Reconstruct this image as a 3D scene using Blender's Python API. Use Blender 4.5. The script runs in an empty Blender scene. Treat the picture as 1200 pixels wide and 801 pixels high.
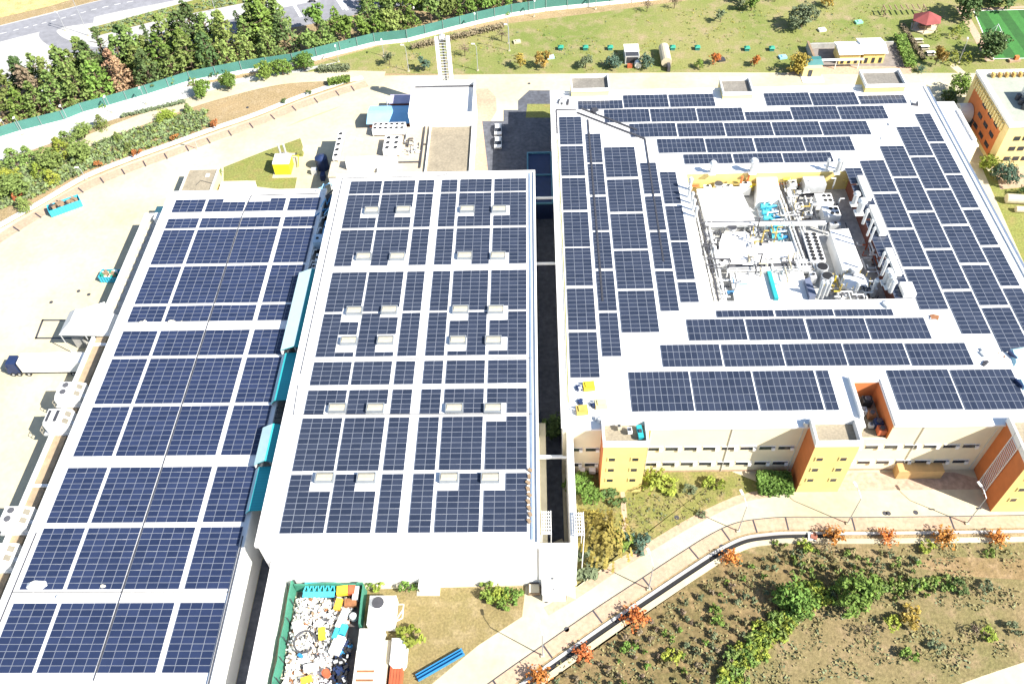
import bpy, math, random
from mathutils import Vector
R = random.Random(11)
PI = math.pi
scene = bpy.context.scene
COL = scene.collection
# ------------------------------------------------------------------ camera model (drone 128.5 m above the yard)
FOC, PITCH, ROLL, YAW, CAMZ = 998.644, math.radians(49.6387), math.radians(-2.7622), math.radians(-2.6323), 128.5
_cy, _sy = math.cos(YAW), math.sin(YAW)
FW = Vector((_sy*math.cos(PITCH), _cy*math.cos(PITCH), -math.sin(PITCH)))
RT = Vector((_cy, -_sy, 0)); UP = RT.cross(FW)
R2 = RT*math.cos(ROLL) + UP*math.sin(ROLL); U2 = -RT*math.sin(ROLL) + UP*math.cos(ROLL)
def G(px, py, z=0.0):
    """survey point: where the line of sight through a photo pixel meets height z"""
    d = FW*FOC + R2*(px-600) - U2*(py-400.5)
    t = (z-CAMZ)/d.z
    return Vector((d.x*t, d.y*t, z))
def G2(px, py, z=0.0):
    p = G(px, py, z); return (p.x, p.y)
# ------------------------------------------------------------------ materials
MATS = {}
def mat(name, col, rough=.8, metal=0., var=.12, scale=.6, detail=6., col2=None, spec=None, objvar=0., bump=0., fine=None, emit=None):
    if name in MATS: return MATS[name]
    m = bpy.data.materials.new(name); m.use_nodes = True
    nt = m.node_tree; N = nt.nodes; Lk = nt.links
    b = N['Principled BSDF']; b.inputs['Roughness'].default_value = rough; b.inputs['Metallic'].default_value = metal
    if spec is not None: b.inputs['Specular IOR Level'].default_value = spec
    geo = N.new('ShaderNodeNewGeometry')
    n1 = N.new('ShaderNodeTexNoise'); n1.inputs['Scale'].default_value = scale; n1.inputs['Detail'].default_value = detail
    n1.inputs['Roughness'].default_value = .62
    Lk.new(geo.outputs['Position'], n1.inputs['Vector'])
    ramp = N.new('ShaderNodeMapRange'); ramp.inputs['From Min'].default_value = .32; ramp.inputs['From Max'].default_value = .68
    Lk.new(n1.outputs['Fac'], ramp.inputs['Value'])
    mix = N.new('ShaderNodeMix'); mix.data_type = 'RGBA'
    if col2 is None:
        a = [max(0, c*(1-var)) for c in col]; c2 = [min(1, c*(1+var)) for c in col]
    else: a, c2 = col, col2
    mix.inputs['A'].default_value = (*a, 1); mix.inputs['B'].default_value = (*c2, 1)
    Lk.new(ramp.outputs['Result'], mix.inputs['Factor'])
    out = mix.outputs['Result']
    if fine:
        fs, famt = fine
        n2 = N.new('ShaderNodeTexNoise'); n2.inputs['Scale'].default_value = fs; n2.inputs['Detail'].default_value = 4
        Lk.new(geo.outputs['Position'], n2.inputs['Vector'])
        mr = N.new('ShaderNodeMapRange'); mr.inputs['From Min'].default_value = .3; mr.inputs['From Max'].default_value = .7
        mr.inputs['To Min'].default_value = 1-famt; mr.inputs['To Max'].default_value = 1+famt
        Lk.new(n2.outputs['Fac'], mr.inputs['Value'])
        hs = N.new('ShaderNodeHueSaturation'); Lk.new(out, hs.inputs['Color']); Lk.new(mr.outputs['Result'], hs.inputs['Value'])
        out = hs.outputs['Color']
    if objvar:
        oi = N.new('ShaderNodeObjectInfo')
        mr = N.new('ShaderNodeMapRange'); mr.inputs['To Min'].default_value = 1-objvar; mr.inputs['To Max'].default_value = 1+objvar
        Lk.new(oi.outputs['Random'], mr.inputs['Value'])
        hs = N.new('ShaderNodeHueSaturation'); Lk.new(out, hs.inputs['Color']); Lk.new(mr.outputs['Result'], hs.inputs['Value'])
        mh = N.new('ShaderNodeMapRange'); mh.inputs['To Min'].default_value = .5-.09*objvar; mh.inputs['To Max'].default_value = .5+.09*objvar
        ma = N.new('ShaderNodeMath'); ma.operation = 'FRACT'; mm = N.new('ShaderNodeMath'); mm.operation = 'MULTIPLY'; mm.inputs[1].default_value = 7.31
        Lk.new(oi.outputs['Random'], mm.inputs[0]); Lk.new(mm.outputs[0], ma.inputs[0]); Lk.new(ma.outputs[0], mh.inputs['Value'])
        Lk.new(mh.outputs['Result'], hs.inputs['Hue'])
        out = hs.outputs['Color']
    Lk.new(out, b.inputs['Base Color'])
    if bump:
        bp = N.new('ShaderNodeBump'); bp.inputs['Strength'].default_value = bump; bp.inputs['Distance'].default_value = .2
        n3 = N.new('ShaderNodeTexNoise'); n3.inputs['Scale'].default_value = 3.0; n3.inputs['Detail'].default_value = 5
        Lk.new(geo.outputs['Position'], n3.inputs['Vector']); Lk.new(n3.outputs['Fac'], bp.inputs['Height']); Lk.new(bp.outputs['Normal'], b.inputs['Normal'])
    MATS[name] = m
    return m
def wave_bands(m, axis, period, depth, dark=.86):
    """thin darker seams every `period` metres along an axis (sheet joints, corrugation)"""
    nt = m.node_tree; N = nt.nodes; Lk = nt.links; b = N['Principled BSDF']
    src = b.inputs['Base Color'].links[0].from_socket
    geo = N.new('ShaderNodeNewGeometry'); sp = N.new('ShaderNodeSeparateXYZ'); Lk.new(geo.outputs['Position'], sp.inputs[0])
    d = N.new('ShaderNodeMath'); d.operation = 'DIVIDE'; d.inputs[1].default_value = period; Lk.new(sp.outputs[axis], d.inputs[0])
    fr = N.new('ShaderNodeMath'); fr.operation = 'FRACT'; Lk.new(d.outputs[0], fr.inputs[0])
    lt = N.new('ShaderNodeMath'); lt.operation = 'LESS_THAN'; lt.inputs[1].default_value = depth; Lk.new(fr.outputs[0], lt.inputs[0])
    mr = N.new('ShaderNodeMapRange'); mr.inputs['To Min'].default_value = 1.; mr.inputs['To Max'].default_value = dark; Lk.new(lt.outputs[0], mr.inputs['Value'])
    hs = N.new('ShaderNodeHueSaturation'); Lk.new(src, hs.inputs['Color']); Lk.new(mr.outputs['Result'], hs.inputs['Value'])
    Lk.new(hs.outputs['Color'], b.inputs['Base Color'])
    return m
# ------------------------------------------------------------------ mesh builder
class MB:
    def __init__(s): s.v = []; s.f = []; s.m = []
    def poly(s, pts, mi=0):
        n = len(s.v); s.v += [tuple(p) for p in pts]; s.f.append(tuple(range(n, n+len(pts)))); s.m.append(mi)
    def box(s, x0, y0, z0, x1, y1, z1, mi=0, top=None):
        if x0 > x1: x0, x1 = x1, x0
        if y0 > y1: y0, y1 = y1, y0
        s.prism([(x0, y0), (x1, y0), (x1, y1), (x0, y1)], z0, z1, mi, top)
        return s
    def prism(s, pts, z0, z1, mi=0, top=None, bottom=True):
        a = sum(pts[i][0]*pts[(i+1) % len(pts)][1]-pts[(i+1) % len(pts)][0]*pts[i][1] for i in range(len(pts)))
        if a < 0: pts = pts[::-1]
        n = len(s.v); k = len(pts)
        s.v += [(p[0], p[1], z0) for p in pts]+[(p[0], p[1], z1) for p in pts]
        for i in range(k):
            j = (i+1) % k; s.f.append((n+i, n+j, n+k+j, n+k+i)); s.m.append(mi)
        s.f.append(tuple(range(n+k, n+2*k))); s.m.append(mi if top is None else top)
        if bottom: s.f.append(tuple(range(n+k-1, n-1, -1))); s.m.append(mi)
        return s
    def obox(s, cx, cy, z0, lx, ly, h, rz=0., mi=0, top=None):
        c, q = math.cos(rz), math.sin(rz)
        pts = [(cx+c*a*lx/2-q*b*ly/2, cy+q*a*lx/2+c*b*ly/2) for a, b in ((-1, -1), (1, -1), (1, 1), (-1, 1))]
        return s.prism(pts, z0, z0+h, mi, top)
    def frustum(s, bot, z0, topp, z1, mi=0, top=None):
        n = len(s.v); k = len(bot)
        s.v += [(p[0], p[1], z0) for p in bot]+[(p[0], p[1], z1) for p in topp]
        for i in range(k):
            j = (i+1) % k; s.f.append((n+i, n+j, n+k+j, n+k+i)); s.m.append(mi)
        s.f.append(tuple(range(n+k, n+2*k))); s.m.append(mi if top is None else top)
        s.f.append(tuple(range(n+k-1, n-1, -1))); s.m.append(mi)
        return s
    def cyl(s, p0, p1, r0, r1=None, n=8, mi=0, top=None, caps=True):
        p0 = Vector(p0); p1 = Vector(p1); r1 = r0 if r1 is None else r1
        d = (p1-p0).normalized(); a = d.orthogonal().normalized(); b = d.cross(a)
        k = len(s.v)
        for p, r in ((p0, r0), (p1, r1)):
            for i in range(n):
                t = 2*PI*i/n; q = p+a*(r*math.cos(t))+b*(r*math.sin(t)); s.v.append(tuple(q))
        for i in range(n):
            j = (i+1) % n; s.f.append((k+i, k+j, k+n+j, k+n+i)); s.m.append(mi)
        if caps:
            s.f.append(tuple(range(k+n-1, k-1, -1))); s.m.append(mi)
            s.f.append(tuple(range(k+n, k+2*n))); s.m.append(mi if top is None else top)
        return s
    def tube(s, pts, r, n=6, mi=0):
        for a, b in zip(pts[:-1], pts[1:]): s.cyl(a, b, r, r, n, mi)
        return s
    def ring_wall(s, pts, t, z0, z1, mi=0):
        """parapet of thickness t just inside a convex/any closed outline (axis aligned rectangles)"""
        (x0, y0), (x1, y1) = pts
        s.box(x0, y0, z0, x1, y0+t, z1, mi); s.box(x0, y1-t, z0, x1, y1, z1, mi)
        s.box(x0, y0+t, z0, x0+t, y1-t, z1, mi); s.box(x1-t, y0+t, z0, x1, y1-t, z1, mi)
        return s
    def build(s, name, mats, parent=None, local=False, loc=None, smooth=False):
        if not isinstance(mats, (list, tuple)): mats = [mats]
        off = Vector((0, 0, 0))
        if not local:
            if parent is not None:
                p = parent
                while p is not None: off += p.location; p = p.parent
            if loc is not None and parent is None: off = Vector(loc)
        me = bpy.data.meshes.new(name)
        me.from_pydata([(a-off.x, b-off.y, c-off.z) for a, b, c in s.v], [], s.f)
        for m in mats: me.materials.append(m)
        me.polygons.foreach_set('material_index', s.m)
        if smooth: me.polygons.foreach_set('use_smooth', [True]*len(s.f))
        me.update()
        o = bpy.data.objects.new(name, me); COL.objects.link(o)
        if parent is not None: o.parent = parent
        elif loc is not None: o.location = loc
        return o
def tag(o, label, cat, group=None):
    o['label'] = label; o['category'] = cat
    if group: o['group'] = group
    return o
def thing(name, label, cat, loc=(0, 0, 0), group=None, rz=0.):
    o = bpy.data.objects.new(name, None); COL.objects.link(o); o.location = loc; o.rotation_euler = (0, 0, rz)
    o.empty_display_size = .5
    return tag(o, label, cat, group)
def struct(name, mb, m, kind='structure'):
    o = mb.build(name, m); o['kind'] = kind; return o
def copy_tree(o, parent=None):
    c = o.copy(); COL.objects.link(c)
    if parent is not None: c.parent = parent
    for ch in list(o.children): copy_tree(ch, c)
    return c
def place(proto, loc, label, rz=0., sc=1., group=None, used=set()):
    """first use moves the prototype, later uses copy it"""
    o = proto if proto.name not in used else copy_tree(proto)
    used.add(proto.name)
    o.location = loc; o.rotation_euler = (0, 0, rz); o.scale = (sc, sc, sc) if not isinstance(sc, tuple) else sc
    o['label'] = label
    if group: o['group'] = group
    return o
_ones = 'zeroth first second third fourth fifth sixth seventh eighth ninth tenth eleventh twelfth thirteenth fourteenth fifteenth sixteenth seventeenth eighteenth nineteenth'.split()
def ordn(i):
    if i < 20: return _ones[i]
    t = {2: 'twent', 3: 'thirt', 4: 'fort', 5: 'fift', 6: 'sixt', 7: 'sevent', 8: 'eight', 9: 'ninet'}[i//10]
    return t+'ieth' if i % 10 == 0 else t+'y-'+_ones[i % 10]
NUM = 'zero one two three four five six seven eight nine ten'.split()
# ------------------------------------------------------------------ palette
white = mat('white_paint', (.80, .79, .76), .55, var=.04, scale=.25)
roofwhite = mat('white_roof_membrane', (.82, .81, .79), .6, var=.05, scale=.18, fine=(1.5, .03))
cream = mat('cream_render', (.74, .65, .46), .85, var=.05, scale=.3)
yellow = mat('yellow_render', (.70, .54, .20), .85, var=.06, scale=.4)
paleyellow = mat('pale_yellow_render', (.76, .62, .28), .85, var=.06, scale=.4)
orange = mat('orange_render', (.55, .17, .05), .85, var=.08, scale=.5)
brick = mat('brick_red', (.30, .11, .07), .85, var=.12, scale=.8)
concrete = mat('pale_concrete', (.405, .35, .235), .9, col2=(.60, .535, .375), scale=.05, detail=9, fine=(.9, .07))
gravel = mat('roof_gravel', (.27, .23, .165), .95, var=.12, scale=.4, fine=(2.5, .18))
greycon = mat('grey_concrete', (.40, .39, .36), .9, var=.14, scale=.35, fine=(1.5, .1))
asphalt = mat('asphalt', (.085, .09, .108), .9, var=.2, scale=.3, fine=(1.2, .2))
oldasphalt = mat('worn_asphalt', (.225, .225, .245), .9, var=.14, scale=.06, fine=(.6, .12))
paleapron = mat('pale_apron', (.42, .41, .39), .9, var=.08, scale=.08, fine=(.7, .08))
pavers = mat('pink_pavers', (.44, .305, .21), .9, var=.1, scale=.2, fine=(1.6, .14))
metalw = mat('galvanised_metal', (.62, .63, .63), .45, metal=.35, var=.08, scale=.8)
metald = mat('dark_metal', (.07, .07, .08), .5, metal=.3, var=.15)
black = mat('black_void', (.012, .012, .014), .7, var=.1)
glass = mat('window_glass', (.03, .035, .045), .12, var=.3, scale=.4)
teal = mat('teal_sheet', (.025, .36, .39), .6, var=.07, scale=.3); wave_bands(teal, 1, .5, .3, .85)
teald = mat('teal_net', (.03, .17, .15), .85, var=.12, scale=.4)
bluep = mat('blue_paint', (.025, .20, .42), .55, var=.1, scale=.5)
cyanp = mat('cyan_paint', (.05, .42, .55), .55, var=.1, scale=.5)
skyblue = mat('sky_blue_sheet', (.28, .55, .78), .55, var=.06, scale=.4)
navy = mat('navy_paint', (.015, .03, .09), .5, var=.15)
yellowp = mat('yellow_machine_paint', (.75, .55, .03), .6, var=.08)
olivep = mat('ochre_pipe_paint', (.45, .33, .08), .7, var=.15, scale=1.)
redp = mat('red_oxide_paint', (.42, .10, .04), .65, var=.12, scale=.6)
roofred = mat('red_roof_tile', (.26, .06, .055), .85, var=.12, scale=.6)
rust = mat('rust', (.28, .12, .05), .9, var=.25, scale=1.)
wood = mat('weathered_wood', (.26, .18, .11), .9, var=.2, scale=1.)
rubber = mat('tyre_rubber', (.02, .02, .02), .9, var=.1)
beige = mat('beige_sheet', (.55, .48, .34), .75, var=.08, scale=.4)
greenp = mat('green_paint', (.02, .26, .17), .6, var=.1)
bark = mat('bark', (.12, .085, .055), .95, var=.2, scale=2.)
lampgrey = mat('lamp_post_steel', (.42, .43, .44), .5, metal=.3, var=.06)
def leafmat(n, c, v=.3, ov=.18): 
    m = mat(n, tuple(x*(1-v) for x in c), .75, col2=tuple(min(1, x*(1+v)) for x in c), scale=.8, detail=3, objvar=ov, spec=.25)
    b = m.node_tree.nodes['Principled BSDF']
    return m
# ------------------------------------------------------------------ SETTING: ground, roads, lawns
def grassmat(name, ca, cb, cc, s1=.05, s2=.5, fine=2.2, famt=.28):
    m = bpy.data.materials.new(name); m.use_nodes = True
    nt = m.node_tree; N = nt.nodes; Lk = nt.links; b = N['Principled BSDF']; b.inputs['Roughness'].default_value = .95
    b.inputs['Specular IOR Level'].default_value = .15
    geo = N.new('ShaderNodeNewGeometry')
    def noise(s, d=6):
        n = N.new('ShaderNodeTexNoise'); n.inputs['Scale'].default_value = s; n.inputs['Detail'].default_value = d; n.inputs['Roughness'].default_value = .65
        Lk.new(geo.outputs['Position'], n.inputs['Vector']); return n
    def rng(n, lo, hi):
        r = N.new('ShaderNodeMapRange'); r.inputs['From Min'].default_value = lo; r.inputs['From Max'].default_value = hi; Lk.new(n.outputs['Fac'], r.inputs['Value']); return r
    m1 = N.new('ShaderNodeMix'); m1.data_type = 'RGBA'; m1.inputs['A'].default_value = (*ca, 1); m1.inputs['B'].default_value = (*cb, 1)
    Lk.new(rng(noise(s1), .4, .6).outputs[0], m1.inputs['Factor'])
    m2 = N.new('ShaderNodeMix'); m2.data_type = 'RGBA'; m2.inputs['B'].default_value = (*cc, 1); Lk.new(m1.outputs['Result'], m2.inputs['A'])
    Lk.new(rng(noise(s2, 8), .48, .72).outputs[0], m2.inputs['Factor'])
    f = noise(fine, 3); mr = rng(f, .3, .7); mr.inputs['To Min'].default_value = 1-famt; mr.inputs['To Max'].default_value = 1+famt
    hs = N.new('ShaderNodeHueSaturation'); Lk.new(m2.outputs['Result'], hs.inputs['Color']); Lk.new(mr.outputs[0], hs.inputs['Value'])
    Lk.new(hs.outputs['Color'], b.inputs['Base Color'])
    bp = N.new('ShaderNodeBump'); bp.inputs['Strength'].default_value = .5; bp.inputs['Distance'].default_value = .25
    Lk.new(f.outputs['Fac'], bp.inputs['Height']); Lk.new(bp.outputs['Normal'], b.inputs['Normal'])
    return m
lawn_m = grassmat('dry_lawn_grass', (.235, .23, .082), (.165, .20, .052), (.32, .245, .15), .035, .22, 2.2, .2)
soil_m = grassmat('bare_soil_and_weeds', (.215, .165, .082), (.165, .15, .06), (.30, .215, .125), .05, .4, 1.8, .28)
dirt_m = grassmat('dry_dirt', (.33, .24, .13), (.27, .205, .11), (.38, .29, .18), .05, .4)
dry_m = grassmat('dry_yellow_field', (.52, .42, .19), (.45, .36, .15), (.30, .25, .10), .03, .3)
green_m = grassmat('green_lawn_grass', (.19, .205, .05), (.21, .22, .07), (.26, .21, .08), .05, .3)
yardgrass_m = grassmat('trodden_grass', (.25, .19, .09), (.20, .165, .07), (.30, .235, .13), .05, .35, 2.5, .25)
def sheet(name, pts, z, m, kind='structure'):
    mb = MB(); p = [(a[0], a[1], z) for a in pts]
    ar = sum(p[i][0]*p[(i+1) % len(p)][1]-p[(i+1) % len(p)][0]*p[i][1] for i in range(len(p)))
    mb.poly(p if ar > 0 else p[::-1]); o = mb.build(name, m); o['kind'] = kind; return o
def strip(name, pts, w, z, m):
    """ribbon of width w along a polyline (ground points)"""
    P = [Vector((p[0], p[1])) for p in pts]; l = []; r = []
    for i, p in enumerate(P):
        d = (P[min(i+1, len(P)-1)]-P[max(i-1, 0)]).normalized(); n = Vector((-d.y, d.x))
        l.append(p+n*w/2); r.append(p-n*w/2)
    mb = MB()
    for i in range(len(P)-1): mb.poly([(r[i].x, r[i].y, z), (r[i+1].x, r[i+1].y, z), (l[i+1].x, l[i+1].y, z), (l[i].x, l[i].y, z)])
    o = mb.build(name, m); o['kind'] = 'structure'; return o
def smooth(pts, k=5):
    """Catmull-Rom"""
    P = [Vector((p[0], p[1])) for p in pts]; P = [P[0]*2-P[1]]+P+[P[-1]*2-P[-2]]; out = []
    for i in range(1, len(P)-2):
        for j in range(k):
            t = j/k; a, b, c, d = P[i-1:i+3]
            out.append(.5*((2*b)+(c-a)*t+(2*a-5*b+4*c-d)*t*t+(3*b-a-3*c+d)*t**3))
    out.append(P[-2]); return [(q.x, q.y) for q in out]
def kerb(name, pts, w, h, m, z0=0.):
    P = [Vector((p[0], p[1])) for p in pts]; l = []; r = []
    for i, p in enumerate(P):
        d = (P[min(i+1, len(P)-1)]-P[max(i-1, 0)]).normalized(); n = Vector((-d.y, d.x)); l.append(p+n*w/2); r.append(p-n*w/2)
    mb = MB()
    for i in range(len(P)-1): mb.prism([tuple(r[i]), tuple(r[i+1]), tuple(l[i+1]), tuple(l[i])], z0, z0+h)
    o = mb.build(name, m); o['kind'] = 'structure'; return o
sheet('ground', [(-2500, -1500), (2500, -1500), (2500, 3500), (-2500, 3500)], -.02, dirt_m)
def px(*q, z=0.): return [G2(a, b, z) for a, b in q]
# north lawn, between the fence and the north road
sheet('lawn', px((345, 84), (400, 66), (470, 47), (600, 27), (700, 15), (780, 4), (900, -12), (1250, -45), (1320, 60), (1200, 87), (800, 85), (600, 87), (440, 86)), .004, lawn_m)
# concrete yard: west apron, inner road and everything paved around the halls
yard = [(-40, 292)] + [(0, 268), (50, 240), (100, 211), (150, 191), (200, 173), (250, 155), (300, 138), (350, 118), (400, 101), (440, 89), (600, 87), (800, 85), (1250, 86),
        (1330, 240), (1380, 400), (1500, 600), (1400, 609), (1200, 612), (1100, 613.5), (1000, 614.5), (930, 614), (895, 616), (865, 621), (835, 635), (800, 657), (750, 690), (700, 723), (650, 758), (600, 793), (548, 831), (500, 860), (-300, 860), (-200, 420)]
sheet('concrete_yard', px(*yard), .008, concrete)
# perimeter service path that curls along the fence
pth = smooth(px((-60, 232), (0, 205), (60, 183), (130, 154), (200, 128), (260, 109), (330, 93), (400, 89), (450, 90)))
strip('service_path', pth, 5.0, .012, concrete)
sheet('fence_apron', px((-20, 172), (60, 148), (130, 124), (225, 100), (345, 82), (400, 72), (350, 86), (225, 114), (130, 141), (60, 168), (-20, 196)), .010, paleapron)
# planted bank in the west
sheet('planted_bank', px((-40, 250), (0, 212), (60, 190), (130, 161), (200, 136), (245, 122), (262, 128), (270, 140), (200, 168), (150, 185), (100, 205), (50, 234), (-40, 284)), .014, dirt_m)
# brick pavement panels beside the west kerb
kerbpts = smooth(px((-40, 288), (0, 264), (50, 236), (100, 207), (150, 187), (200, 169), (250, 151), (300, 134), (350, 114), (400, 97), (425, 91)))
kerb('kerb', kerbpts, 1.5, .14, white, .01)
walk = smooth(px((-40, 306), (0, 279), (50, 248), (100, 219), (150, 198), (200, 180), (250, 162), (300, 144), (350, 124), (400, 107), (430, 98)), 8)
strip('pavement', walk, 3.0, .014, pavers)
mb = MB()
for i in range(3, len(walk)-2, 4):
    p = Vector(walk[i]); d = (Vector(walk[i+1])-Vector(walk[i-1])).normalized(); n = Vector((-d.y, d.x)); a = p-n*1.7; b = p+n*1.0
    mb.poly([(a.x-d.x*.18, a.y-d.y*.18, .018), (a.x+d.x*.18, a.y+d.y*.18, .018), (b.x+d.x*.18, b.y+d.y*.18, .018), (b.x-d.x*.18, b.y-d.y*.18, .018)])
o = mb.build('pavement_joint', metald); o['kind'] = 'structure'
# public road in the north-west
sheet('road_verge', px((-200, 110), (0, 30), (110, 2), (330, -45), (620, -95), (720, -40), (640, -8), (440, 10), (330, 28), (200, 62), (100, 100), (0, 160), (-200, 230)), .006, paleapron)
hw = smooth(px((-120, 72), (0, 40), (60, 25), (120, 9), (200, -7), (320, -30), (520, -70)))
strip('road', hw, 9.5, .012, oldasphalt)
mb = MB()
for i in range(0, len(hw)-1, 1):
    a = Vector(hw[i]); b = Vector(hw[i+1]); d = (b-a).normalized(); n = Vector((-d.y, d.x)); b = a+d*min(5., (b-a).length*.5)
    mb.poly([(*(a-n*.1), .016), (*(b-n*.1), .016), (*(b+n*.1), .016), (*(a+n*.1), .016)])
o = mb.build('road_marking', white); o['kind'] = 'structure'
sec = smooth(px((175, 58), (240, 44), (310, 27), (380, 12), (470, -6), (560, -22), (640, -36)))
strip('road', sec, 13., .013, oldasphalt)
turn = smooth(px((175, 58), (140, 60), (100, 60), (68, 50), (56, 38), (72, 28), (110, 22)))
strip('road', turn, 5., .016, oldasphalt)
mb = MB()
for x0, x1 in (((343, 3), (353, 20)), ((397, -4), (407, 12)), ((393, -5), (403, 11)), ((439, -10), (449, 4))):
    a = Vector(G2(*x0)); b = Vector(G2(*x1)); d = (b-a).normalized(); n = Vector((-d.y, d.x))*.45
    mb.poly([(*(a-n), .019), (*(b-n), .019), (*(b+n), .019), (*(a+n), .019)])
o = mb.build('road_marking', white); o['kind'] = 'structure'
sheet('planted_median', px((103, 34), (115, 42), (190, 23), (300, 1), (420, -25), (410, -45), (280, -14), (200, 8)), .11, green_m)
sheet('dry_verge', px((-120, 40), (0, 21), (60, 7), (115, -10), (-50, -80), (-300, 0)), .010, dry_m)
sheet('tree_belt_soil', px((-60, 168), (0, 150), (120, 112), (225, 84), (345, 68), (400, 56), (600, 14), (780, -8), (760, -30), (480, 10), (345, 32), (250, 60), (120, 95), (0, 135), (-60, 155)), .016, dirt_m)
# little lawn with the yellow shelter
sheet('grass_patch', px((262, 196), (310, 177), (352, 162), (355, 172), (345, 224), (262, 214)), .016, green_m)
# pink paved walk and the dark lane between middle hall and right factory
sheet('paved_walk', px((553, 112), (560, 104), (572, 104), (581, 114), (582, 130), (575, 142), (574, 203), (552, 203)), .014, pavers)
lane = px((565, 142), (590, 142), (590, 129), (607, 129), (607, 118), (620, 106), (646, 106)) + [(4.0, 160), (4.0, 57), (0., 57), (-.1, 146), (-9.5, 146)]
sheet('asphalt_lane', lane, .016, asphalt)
sheet('yellow_marking', [G2(392, 128), G2(400, 124), G2(352, 141), G2(335, 149)], .014, mat('faded_yellow_paint', (.75, .60, .20), .9))
sheet('grass_patch', px((618, 122), (645, 122), (645, 138), (616, 138)), .020, green_m)
# south lawn between halls and road
sheet('south_lawn', [(5.8, 79.2), (33., 79.2), (42., 74.5)] + px((898, 574), (870, 580), (838, 592), (800, 612), (762, 634), (720, 657), (672, 688)) + [(5.8, 58.)], .016, grassmat('garden_lawn', (.22, .195, .07), (.17, .18, .05), (.29, .215, .11), .06, .4))
sheet('stair_path', px((727, 575), (732, 575), (737, 627), (730, 629)), .021, pavers)
rd_in = smooth(px((640, 716), (680, 692), (720, 665), (762, 640), (800, 617), (840, 596), (872, 583), (905, 577)))
strip('pavement', rd_in, 1.5, .024, pavers)
sheet('terrace', px((905, 577), (960, 566), (1000, 553), (1062, 553), (1118, 553), (1165, 566), (1160, 573), (1050, 574)), .022, mat('terrace_pavers', (.42, .30, .22), .9, var=.12, fine=(1.2, .16)))
sheet('trodden_yard', px((424, 690), (616, 686), (612, 722), (560, 756), (500, 806), (420, 812), (428, 740)), .016, yardgrass_m)
# road's outer pavement, drain and kerb, then the sloping garden
out = px((548, 830), (600, 792), (650, 757), (700, 722), (750, 689), (800, 656), (835, 634), (865, 620), (895, 615), (930, 613), (1000, 613.5), (1100, 612.5), (1200, 611), (1400, 608))
outs = smooth(out, 6)
strip('pavement', outs, 2.2, .030, pavers)
def offset(pts, d):
    P = [Vector(p) for p in pts]; o = []
    for i, p in enumerate(P):
        t = (P[min(i+1, len(P)-1)]-P[max(i-1, 0)]).normalized(); o.append(tuple(p+Vector((t.y, -t.x))*d))
    return o
strip('road_joint', offset(outs, -1.2), .16, .034, metald)
kerb('kerb', offset(outs, 1.75), .5, .12, paleapron, .02)
strip('drain', offset(outs, 2.35)[:60], .62, .032, black)
kerb('kerb', offset(outs, 3.2), .9, .22, concrete, .02)
gard = offset(outs, 3.6)
sheet('garden', gard + px((1500, 640), (1500, 900), (560, 900)), .026, soil_m)
mb = MB()
gj = [outs[i] for i in range(4, len(outs)-2, 5)]
for i in range(4, len(outs)-2, 7):
    p = Vector(outs[i]); d = (Vector(outs[i+1])-Vector(outs[i-1])).normalized(); n = Vector((d.y, -d.x)); a = p-n*1.1; b = p+n*1.2; q = d*.14
    mb.poly([(*(a-q), .038), (*(b-q), .038), (*(b+q), .038), (*(a+q), .038)][::-1])
o = mb.build('pavement_joint', metald); o['kind'] = 'structure'
sheet('road', px((1095, 812), (1150, 792), (1210, 772), (1400, 720), (1500, 860), (1050, 900)), .034, concrete)
# east side lawns behind the factory
sheet('east_lawn', px((1150, 195), (1165, 205), (1250, 205), (1300, 330), (1210, 330), (1185, 275)), .016, green_m)
sheet('paved_court', px((1165, 196), (1260, 190), (1260, 214), (1172, 222)), .020, pavers)
# hut yard, garden and football pitch in the north-east
sheet('hut_yard', px((952, 50), (1050, 50), (1066, 82), (950, 82)), .010, mat('grey_paving', (.22, .19, .17), .9, var=.15, fine=(1., .15)))
sheet('paved_court', px((952, 77), (1068, 78), (1068, 87), (920, 87)), .015, pavers)
def pitch_mat():
    m = mat('striped_turf', (.04, .17, .03), .9, var=.15, scale=.5, fine=(3., .2))
    return wave_bands(m, 0, 6., .5, .62)
sheet('football_pitch', px((1141, 13), (1320, 8), (1400, 66), (1165, 70)), .014, pitch_mat())
mb = MB()
for a, b in (((1141, 13), (1165, 70)), ((1141, 13), (1320, 8)), ((1165, 69), (1400, 65)), ((1172, 37), (1181, 51)), ((1164, 51), (1181, 51))):
    a = Vector(G2(*a)); b = Vector(G2(*b)); d = (b-a).normalized(); n = Vector((-d.y, d.x))*.12
    mb.poly([(*(a-n), .022), (*(b-n), .022), (*(b+n), .022), (*(a+n), .022)])
o = mb.build('pitch_marking', white); o['kind'] = 'structure'
strip('path', px((1124, 8), (1133, 22), (1146, 45), (1160, 72)), 2.2, .018, pavers)
strip('path', px((1116, 76), (1128, 86)), 2.0, .020, concrete)
strip('path', px((1128, 12), (1250, 6)), 1.2, .020, pavers)
# painted loading bay outline in the west yard
mb = MB()
fr = px((50, 375), (92, 375), (92, 396), (42, 396))
for a, b in zip(fr, fr[1:]+fr[:1]):
    a = Vector(a); b = Vector(b); d = (b-a).normalized(); n = Vector((-d.y, d.x))*.22
    mb.poly([(*(a-n-d*.2), .013), (*(b-n+d*.2), .013), (*(b+n+d*.2), .013), (*(a+n-d*.2), .013)])
o = mb.build('drain_channel', metald); o['kind'] = 'structure'

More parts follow.
